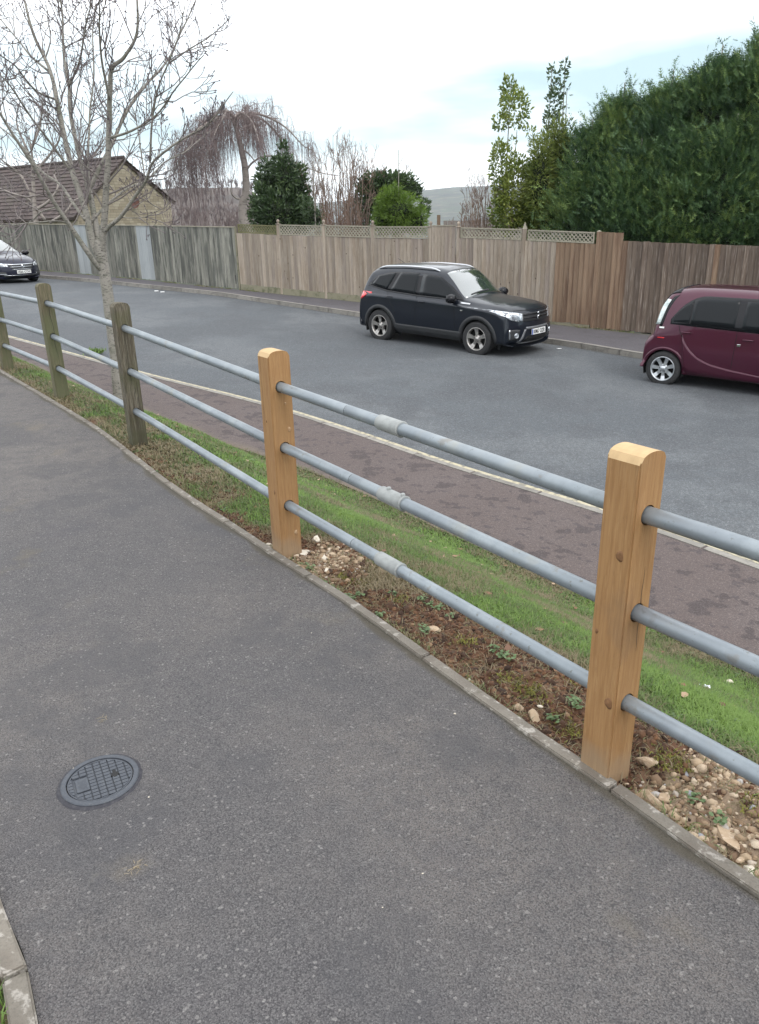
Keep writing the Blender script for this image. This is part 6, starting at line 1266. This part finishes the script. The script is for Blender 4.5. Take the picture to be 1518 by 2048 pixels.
def bush(name, lab, cat, px, dist, blobs, m, ln, wd, up=.3, cores=True, spray=False, stems=None, dens=1.):
    """blobs in pixels: (px, py, rx_px, ry_px, n)"""
    p = behind(px, dist); Y0 = p[1]; root = empty(name, (p[0], p[1], gz(p))); tag(root, lab, cat); rl = np.array(root.location); sc = np.linalg.norm([p[0], p[1]])/FOC*1.04; Ps, Ds, cb = [], [], []
    for bx_, by_, rx, ry, n in blobs:
        c = atY(bx_, by_, Y0+rng.uniform(-.3, .3))-rl; r_ = (rx*sc, max(rx*sc*.8, .15), ry*sc); P, d = shellpts(c, r_, int(n*dens), .35); Ps.append(P); Ds.append(d+np.array([0, 0, up])+rng.normal(0, .45, d.shape)); cb.append((c, r_))
    P = np.concatenate(Ps); D = np.concatenate(Ds); t = np.clip(.4+1.1*(vnoise(P, 2.2, 3)-.5)+rng.normal(0, .18, len(P)), 0, 1)
    if spray: o = sprays('foliage', P, D, ln, m, t, root, 3)
    else: o = leaves('foliage', P, D, ln, wd, m, t, root)
    o['kind'] = 'stuff'
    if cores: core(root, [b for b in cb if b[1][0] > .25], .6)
    it_ = []
    for sx, sy in (stems or [(px, 300)]):
        top = atY(sx, sy, Y0)-rl; a = np.array([(rng.random()-.5)*.2+top[0]*.4, 0, 0]); mid_ = (a+top)/2+[rng.normal(0, .05), rng.normal(0, .05), 0]; it_.append((catmull([a, mid_, top], 5), np.linspace(.035, .008, 11), 6, .3))
    link('stem', tubes_mesh('stem', it_), M['bark'], root); return root
bush('evergreen_shrub', 'dark green conical evergreen above the first trellis panels, in front of the weeping tree', 'shrub', 562, 1.8, [(562, 425, 50, 44, 2300), (538, 370, 26, 34, 900), (572, 350, 18, 30, 600), (594, 378, 20, 36, 700), (566, 308, 7, 22, 150), (556, 330, 10, 16, 160), (532, 335, 9, 14, 110), (602, 345, 8, 14, 110), (516, 425, 16, 30, 420), (606, 430, 18, 34, 500), (520, 385, 10, 14, 120)], M['dark'], .15, .028, stems=[(566, 296)])
bush('evergreen_shrub', 'spreading dark evergreen with layered branches behind the lime green shrub', 'shrub', 785, 4., [(755, 400, 38, 46, 1500), (800, 372, 32, 20, 900), (775, 362, 40, 14, 800), (828, 385, 14, 12, 300), (845, 425, 12, 10, 220), (850, 410, 8, 8, 120), (740, 378, 24, 26, 600)], M['dark'], .13, .026, stems=[(780, 380), (840, 420)])
bush('golden_conifer', 'rounded bright lime green shrub rising over the third trellis panel', 'shrub', 797, 1.1, [(797, 425, 44, 36, 3600), (785, 400, 26, 24, 1500), (835, 445, 20, 22, 900), (765, 440, 18, 22, 700)], M['lime_leaf'], .12, .02, up=-.15, spray=True)
bush('laurel_tree', 'tall thin-stemmed evergreen with a separate leafy tuft high above the fence', 'tree', 1015, 1.8, [(1030, 215, 24, 30, 420), (1016, 178, 12, 20, 200), (1002, 245, 15, 13, 170), (1046, 240, 8, 14, 60), (1022, 195, 20, 18, 220), (1060, 262, 8, 7, 26), (1023, 285, 6, 12, 30), (1000, 340, 18, 46, 620), (1030, 390, 34, 60, 2600), (1015, 430, 32, 36, 1200), (998, 300, 10, 12, 90)], M['bam'], .1, .026, cores=False, stems=[(1022, 170), (1034, 260), (1000, 300)])
bush('bamboo', 'yellow-green upright bamboo-like shrub between the thin-stemmed tree and the conifers', 'bamboo', 1090, 2., [(1080, 360, 24, 72, 2300), (1062, 400, 18, 60, 1200), (1105, 340, 22, 84, 2300), (1130, 320, 20, 60, 1200), (1085, 430, 44, 34, 1700), (1118, 270, 14, 26, 300), (1068, 295, 8, 22, 120)], M['bam'], .13, .013, up=.1, stems=[(1110, 240), (1085, 280), (1068, 290)])
bush('sapling', 'pair of tall wispy leafy stems rising above the bamboo-like shrub', 'tree', 1115, 2.6, [(1108, 210, 12, 28, 170), (1104, 150, 5, 16, 45), (1124, 155, 8, 14, 55), (1131, 130, 5, 10, 26), (1112, 182, 9, 14, 55), (1100, 240, 11, 18, 80), (1134, 195, 4, 20, 16)], M['dark'], .1, .03, cores=False, stems=[(1104, 135), (1131, 122), (1134, 180)])
bush('evergreen_shrub', 'low green shrub filling in behind the trellis right of the conical evergreen', 'shrub', 625, 1.4, [(630, 436, 20, 18, 420), (615, 420, 12, 22, 240)], M['dark'], .1, .02)
# --- bare bushes
def brush(name, lab, px, dist, tops, m, nk=1, cat='shrub', r0=.014, gen=2, kids=(4, 3), up=.5, L0=.7, tint=.4, spread=.6):
    p = behind(px, dist); root = empty(name, (p[0], p[1], gz(p))); tag(root, lab, cat); rl = np.array(root.location); it_ = []
    for tx, ty in tops:
        for _ in range(nk):
            top = atY(tx+rng.normal(0, 8), ty+rng.uniform(0, 20), p[1]+rng.normal(0, .5))-rl; a = np.array([rng.normal(0, .15)+top[0]*spread, rng.normal(0, .15), -.1]); b = a*.45+top*.55+np.array([rng.normal(0, .15), rng.normal(0, .15), .1])
            C = catmull([a, b, top], 6); C += (np.stack([vnoise(C*3+9*i, 1.5, 2) for i in range(3)], 1)-.5)*.22*np.linspace(0, 1, len(C))[:, None]; it_.append((C, np.linspace(r0*1.3, r0*.3, len(C)), 4, tint*.6)); shoots(C, L0, 9, .6, r0*.45, gen-1, it_, up=up, wig=.25, tint=tint, fr=(.25, 1.), kids=kids, minr=.0045)
    o = link('branches', tubes_mesh('branches', it_), m, root); o['kind'] = 'stuff'; return root
brush('bare_bush', 'tall tangle of pale bare branches between the conical evergreen and the spreading dark evergreen', 675, 3.2, [(x, y) for x, y in ((610, 330), (625, 310), (640, 320), (655, 290), (668, 268), (680, 285), (690, 262), (700, 290), (712, 300), (725, 300), (738, 310), (750, 330), (762, 335), (630, 350), (700, 330), (720, 340), (745, 350))], M['brush'], 4, r0=.018, kids=(5, 4))
brush('red_twig_bush', 'low reddish bare bush just over the middle trellis panels', 680, 1.0, [(650, 395), (665, 385), (680, 390), (695, 400), (705, 390), (720, 410), (640, 410), (655, 420), (690, 420)], M['brush'], 4, tint=.95, r0=.012, L0=.35)
brush('bare_bush', 'leaning bare branches reaching right above the dark spreading evergreen', 770, 5.5, [(805, 318), (790, 335), (800, 350), (770, 345), (812, 365), (750, 340), (780, 355)], M['brush'], 3, r0=.014)
brush('bare_bush', 'upright bare bush with reddish stems left of the thin-stemmed evergreen', 962, 1.6, [(965, 335), (950, 350), (978, 360), (940, 375), (955, 345), (988, 385), (930, 400), (970, 365), (985, 355)], M['brush'], 4, tint=.6, r0=.012, L0=.4)
brush('bare_bush', 'thin low bare twigs over the gate with hills behind', 930, 2.2, [(905, 425), (915, 405), (925, 415), (940, 420)], M['brush'], 1, tint=.6, r0=.008, L0=.25)
brush('purple_thicket', 'purplish bare thicket under the hanging twigs of the umbrella-shaped tree', 415, 8., [(x, y) for x, y in ((345, 420), (360, 412), (376, 405), (392, 402), (408, 408), (424, 403), (440, 410), (456, 405), (470, 412), (484, 408), (500, 402))], M['weep'], 7, r0=.014, L0=.6, tint=.5, spread=.95)
# --- bare trees in front of the bungalow
def bare_tree(lab, px, dist, limbs, r0, L0, n, tr_w, m1, gen=2, kids=(5, 4)):
    p = behind(px, dist); root = empty('bare_tree', (p[0], p[1], gz(p))); tag(root, lab, 'tree'); rl = np.array(root.location); it_ = []
    for k, pts in enumerate(limbs):
        C = catmull([atY(a, b, p[1]+(0 if k == 0 else rng.uniform(-1, 1)*j/len(pts)*1.2)) for j, (a, b) in enumerate(pts)], 5)-rl
        if k == 0: C = np.vstack([[C[0][0], C[0][1], -.2], C])
        mb = MB(); mb.tube(C, np.linspace(tr_w if k == 0 else tr_w*.55, tr_w*.16, len(C)), 9); mb.build('trunk' if k == 0 else 'branch', m1, root, True); shoots(C, L0, n, .75, r0, gen, it_, up=.35, wig=.25, tint=.35, fr=(.3, 1.), kids=kids, minr=.005)
    o = link('twigs', tubes_mesh('twigs', it_), M['twig'], root); o['kind'] = 'stuff'
bare_tree('bare birch with twisted pale branches in front of the bungalow roof', 72, 3.2, [[(72, 445), (68, 400), (66, 350), (64, 310), (58, 270)], [(66, 400), (48, 360), (30, 340), (6, 322), (-20, 300)], [(72, 420), (100, 400), (116, 372), (108, 345), (130, 330)], [(68, 345), (95, 315), (118, 280), (122, 240)], [(66, 330), (50, 290), (34, 250), (36, 210)], [(62, 300), (80, 250), (84, 205)], [(90, 440), (60, 400), (20, 385), (-10, 372)], [(100, 446), (130, 425), (150, 400), (170, 395)]], .016, 1.2, 9, .13, M['birch'], 2, (4, 4))
bare_tree('distant bare tree with grey twiggy crown behind the bungalow roof', 170, 16, [[(175, 440), (176, 350), (174, 300)], [(175, 330), (195, 300), (210, 275)], [(175, 330), (160, 295), (150, 270)]], .02, 2.0, 10, .16, M['birch'], 2, (5, 4))
# --- bungalow
M['stone'] = mat('buff_reconstituted_stone', (.33, .27, .165), .9, rvar=.1, tint=[(0, (.25, .21, .145)), (.5, (.31, .265, .19)), (1, (.38, .335, .25))], bump=[('noise', 12, I3, 4, .5, .02)])
M['mortar'] = mat('mortar', (.17, .14, .1), .95); M['tiles'] = mat('brown_concrete_tiles', (.08, .055, .05), .9, hvar=1, tint=[(0, (.055, .04, .037)), (1, (.09, .066, .06))], layers=[('noise', 1.5, I3, 5, .5, .7, (.08, .075, .05), .5)])
M['barge'] = mat('dark_bargeboard', (.06, .04, .03), .7); M['dish'] = mat('rusty_satellite_dish', (.13, .06, .045), .7, layers=[('noise', 5, I3, 4, .5, .6, (.07, .035, .03), .7)])
hp = behind(243, 9.); HY = hp[1]
Efr = atY(150, 428, HY-2.2); Ebk = atY(340, 400, HY+3.6)
gv_ = unit((Ebk-Efr)*[1, 1, 0]); r_ = ray(243, 318.); den = r_[0]*gv_[1]-r_[1]*gv_[0]; tq = (Efr[0]*gv_[1]-Efr[1]*gv_[0])/den; Ra = np.array([r_[0]*tq, r_[1]*tq, r_[2]*tq+EYE])
ridge_d = np.array([-gv_[1], gv_[0], 0]); ridge_d = ridge_d if ridge_d[0] < 0 else -ridge_d; LEN = 14.
Rb = Ra+ridge_d*LEN; Efb = Efr+ridge_d*LEN; Eb2 = Ebk+ridge_d*LEN; zg = -.9
house = empty('bungalow', (Ra[0], Ra[1], zg)); tag(house, 'buff stone bungalow with a brown tiled roof behind the left fence', 'house'); hl = np.array(house.location)
mb = MB(); ftp = lambda P: np.array([P[0], P[1], zg])
gw_ = [ftp(Efr), ftp(Ebk), Ebk, Ra-[0, 0, .06], Efr]; gb_ = [q+ridge_d*LEN for q in gw_]; mb.add(np.array(gw_+gb_)-hl, [(0, 1, 2, 3, 4), (9, 8, 7, 6, 5), (0, 4, 9, 5), (1, 6, 7, 2)]); mb.build('wall', M['mortar'], house)
# stone blocks on the gable, each course cut to the roof slope
mb = MB(); u_ = (ftp(Ebk)-ftp(Efr)); gl = np.linalg.norm(u_); u_ /= gl; nrm_ = np.array([u_[1], -u_[0], 0]); 
ru = (Ra-Efr) @ u_; rz = Ra[2]-.1; ze = Efr[2]; zk = Ebk[2]; ch = .145; z = max(0, -.2)
while z < rz:
    ua = 0 if z+ch < ze else (z+ch-ze)/(rz-ze)*ru; ub = gl if z+ch < zk else gl-(z+ch-zk)/(rz-zk)*(gl-ru); u = ua+.0
    while u < ub-.05:
        w = rng.choice([.3, .44, .44, .22]); e = min(u+w, ub); c = ftp(Efr)+u_*(u+e)/2+nrm_*.012; c[2] = z+ch/2; ax = Matrix(((u_[0], nrm_[0], 0), (u_[1], nrm_[1], 0), (0, 0, 1))); mb.box(c-hl, (e-u-.014, .03+rng.uniform(0, .012), ch-.014), ax, t=rng.random()); u = e
    z += ch
o = mb.build('stone_blocks', M['stone'], house, tint=True); o['kind'] = 'stuff'
# front wall blocks under the eave
mb = MB(); z = .0
while z < Efr[2]-.12:
    u = -.2
    while u < LEN-.3:
        w = rng.choice([.3, .44, .6]); c = ftp(Efr)+ridge_d*(u+w/2)+np.array([ridge_d[1], -ridge_d[0], 0])*-.015*np.sign(ridge_d[0]*-1); c[2] = z+ch/2; nn_ = np.array([-ridge_d[1], ridge_d[0], 0]); nn_ = nn_ if nn_[1] < 0 else -nn_; c = ftp(Efr)+ridge_d*(u+w/2)+nn_*.012; c[2] = z+ch/2; mb.box(c-hl, (w-.014, .03, ch-.014), Matrix(((ridge_d[0], nn_[0], 0), (ridge_d[1], nn_[1], 0), (0, 0, 1))), t=rng.random()); u += w
    z += ch
o = mb.build('stone_blocks', M['stone'], house, tint=True); o['kind'] = 'stuff'
# roof: courses of tiles with real steps
def roof(E0, R0, nm):
    dn = E0-R0; ext = R0+dn*1.07; nc = 15; mb = MB(); nl = unit(np.cross(ridge_d, dn)); nl = nl if nl[2] > 0 else -nl
    for k in range(nc):
        a = R0+(ext-R0)*(k/nc)+nl*.03; b = R0+(ext-R0)*((k+1.15)/nc)+nl*.075; nt2 = 38
        for j in range(nt2):
            s0, s1 = -.22+(LEN+.4)*j/nt2, -.22+(LEN+.4)*(j+1)/nt2-.015; jz = rng.uniform(-.004, .008); A = [a+ridge_d*s0, a+ridge_d*s1, b+ridge_d*s1+nl*jz, b+ridge_d*s0+nl*jz]; B = [q-nl*.035 for q in A]; mb.add(np.array(A+B)-hl, [(0, 1, 2, 3), (3, 2, 6, 7), (0, 3, 7, 4), (1, 5, 6, 2)], t=rng.random())
    o = mb.build(nm, M['tiles'], house, tint=True); o['kind'] = 'stuff'
roof(Efr, Ra, 'roof_tiles'); roof(Ebk, Ra, 'roof_tiles')
mb = MB(); mb.tube([Ra-hl+[0, 0, .08]-ridge_d*.2, Rb-hl+[0, 0, .08]], .1, 8); mb.build('ridge_tiles', M['tiles'], house)
for E_ in (Efr, Ebk):
    a = Ra-ridge_d*.12; b = Ra+(E_-Ra)*1.06-ridge_d*.12; mb = MB(); q = [a, b]; V = []
    for p_ in q:
        for dz in (-.14, .03):
            for du in (0, .03): V.append(p_+np.array([0, 0, dz])+ridge_d*du-hl)
    mb.add(V, [(0, 1, 3, 2), (4, 6, 7, 5), (0, 4, 5, 1), (2, 3, 7, 6), (0, 2, 6, 4), (1, 5, 7, 3)]); mb.build('bargeboard', M['barge'], house)
mb = MB(); q = [Efr+(Efr-Ra)*.07-hl+ridge_d*s_ for s_ in (-.1, LEN)]; mb.tube([p_-[0, 0, .06] for p_ in q], .06, 8); mb.build('gutter', M['barge'], house)
r_ = ray(270, 405.); A_ = Efr+nrm_*.32; den = r_[0]*gv_[1]-r_[1]*gv_[0]; tq = (A_[0]*gv_[1]-A_[1]*gv_[0])/den; dpos = np.array([r_[0]*tq, r_[1]*tq, r_[2]*tq+EYE]); mb = MB(); pr = [(rr_, -.055*(1-(rr_/.27)**2)) for rr_ in np.linspace(0, .27, 8)]; mb.lathe(pr+[(.28, .005)], n=24)
dish = mb.build('satellite_dish', M['dish'], None, True, loc=dpos); dish.rotation_euler = Vector((-.2, -1, .25)).to_track_quat('Z', 'Y').to_euler(); dish.scale = (1, 1.15, 1); tag(dish, 'rust-coloured satellite dish on the gable of the bungalow', 'satellite dish')
mb = MB(); mb.tube([(0, -.02, -.05), (0, -.12, -.22)], .018, 8); mb.tube([(0, -.25, 0), (0, -.32, .12), (0, -.18, .3)], .012, 6); mb.box((0, -.18, .3), (.06, .06, .09)); mb.build('dish_arm', M['dish'], dish)
# --- distant wood on the near hillside (one mass) and a few far trees
P = []; 
it_ = []
for _ in range(1000):
    a = R(rng.uniform(-30, -2)); r_ = rng.uniform(260, 460); x, y = r_*math.sin(a), r_*math.cos(a); z = float(terrain(np.array(x), np.array(y))); H = rng.uniform(3., 6.)
    c = np.array([x, y, z])
    it_.append((np.array([c, c+[0, 0, H*.5]]), np.array([.18, .1]), 3, .5))
    for k in range(13): a2 = rng.uniform(0, 6.28); e = c+np.array([math.cos(a2)*H*.35*rng.random(), math.sin(a2)*H*.35*rng.random(), H*rng.uniform(.55, 1.)]); it_.append((np.array([c+[0, 0, H*.35], e]), np.array([.07, .035]), 3, rng.random()))
tag(link('bare_wood', tubes_mesh('bare_wood', it_), mat('far_bare_wood', (.1, .07, .065), .95, tint=[(0, (.13, .1, .095)), (1, (.085, .06, .062))])), kind='stuff')
# neighbour's fence and sheds seen over the gate
M['shed'] = mat('grey_shed_boards', (.22, .19, .17), .9, layers=[('noise', 4, (4, 4, .4), 4, .45, .7, (.14, .12, .105), .7)])
sp_ = behind(925, 9.); z0 = gz(sp_); ztp = topz(sp_, 440); r_ = unit(np.array([sp_[1], -sp_[0], 0])); root = empty('garden_fence', (sp_[0], sp_[1], z0)); tag(root, 'distant grey garden fence glimpsed over the gate between two finials', 'fence')
for k in range(22):
    u = (k-4)*.16; mb = MB(); mb.box((r_[0]*u, r_[1]*u, (ztp-z0)/2), (.15, .02, ztp-z0-.04+.03*rng.random()), Matrix.Rotation(math.atan2(r_[1], r_[0]), 3, 'Z')); mb.build('board', M['shed'], root)
for k in range(2): u = -.9+k*2.7; mb = MB(); mb.box((r_[0]*u, r_[1]*u-.03, (ztp-z0)/2+.1), (.12, .12, ztp-z0+.2)); mb.build('fence_post', M['fred'], root)
# ------------------------------------------------------------------ air
hz = MB(); hz.box((0, 0, 50), (9180, 9180, 280)); HZ = bpy.data.materials.new('haze'); HZ.use_nodes = True; t_ = HZ.node_tree; t_.nodes.clear(); oo = t_.nodes.new('ShaderNodeOutputMaterial'); pv = t_.nodes.new('ShaderNodeVolumePrincipled')
pv.inputs['Color'].default_value = (.86, .93, 1, 1); pv.inputs['Density'].default_value = .00015; pv.inputs['Anisotropy'].default_value = .2; t_.links.new(pv.outputs[0], oo.inputs['Volume'])
if HAZE: tag(hz.build('haze', HZ), kind='stuff')
S.cycles.volume_bounces = 0; S.cycles.max_bounces = 6
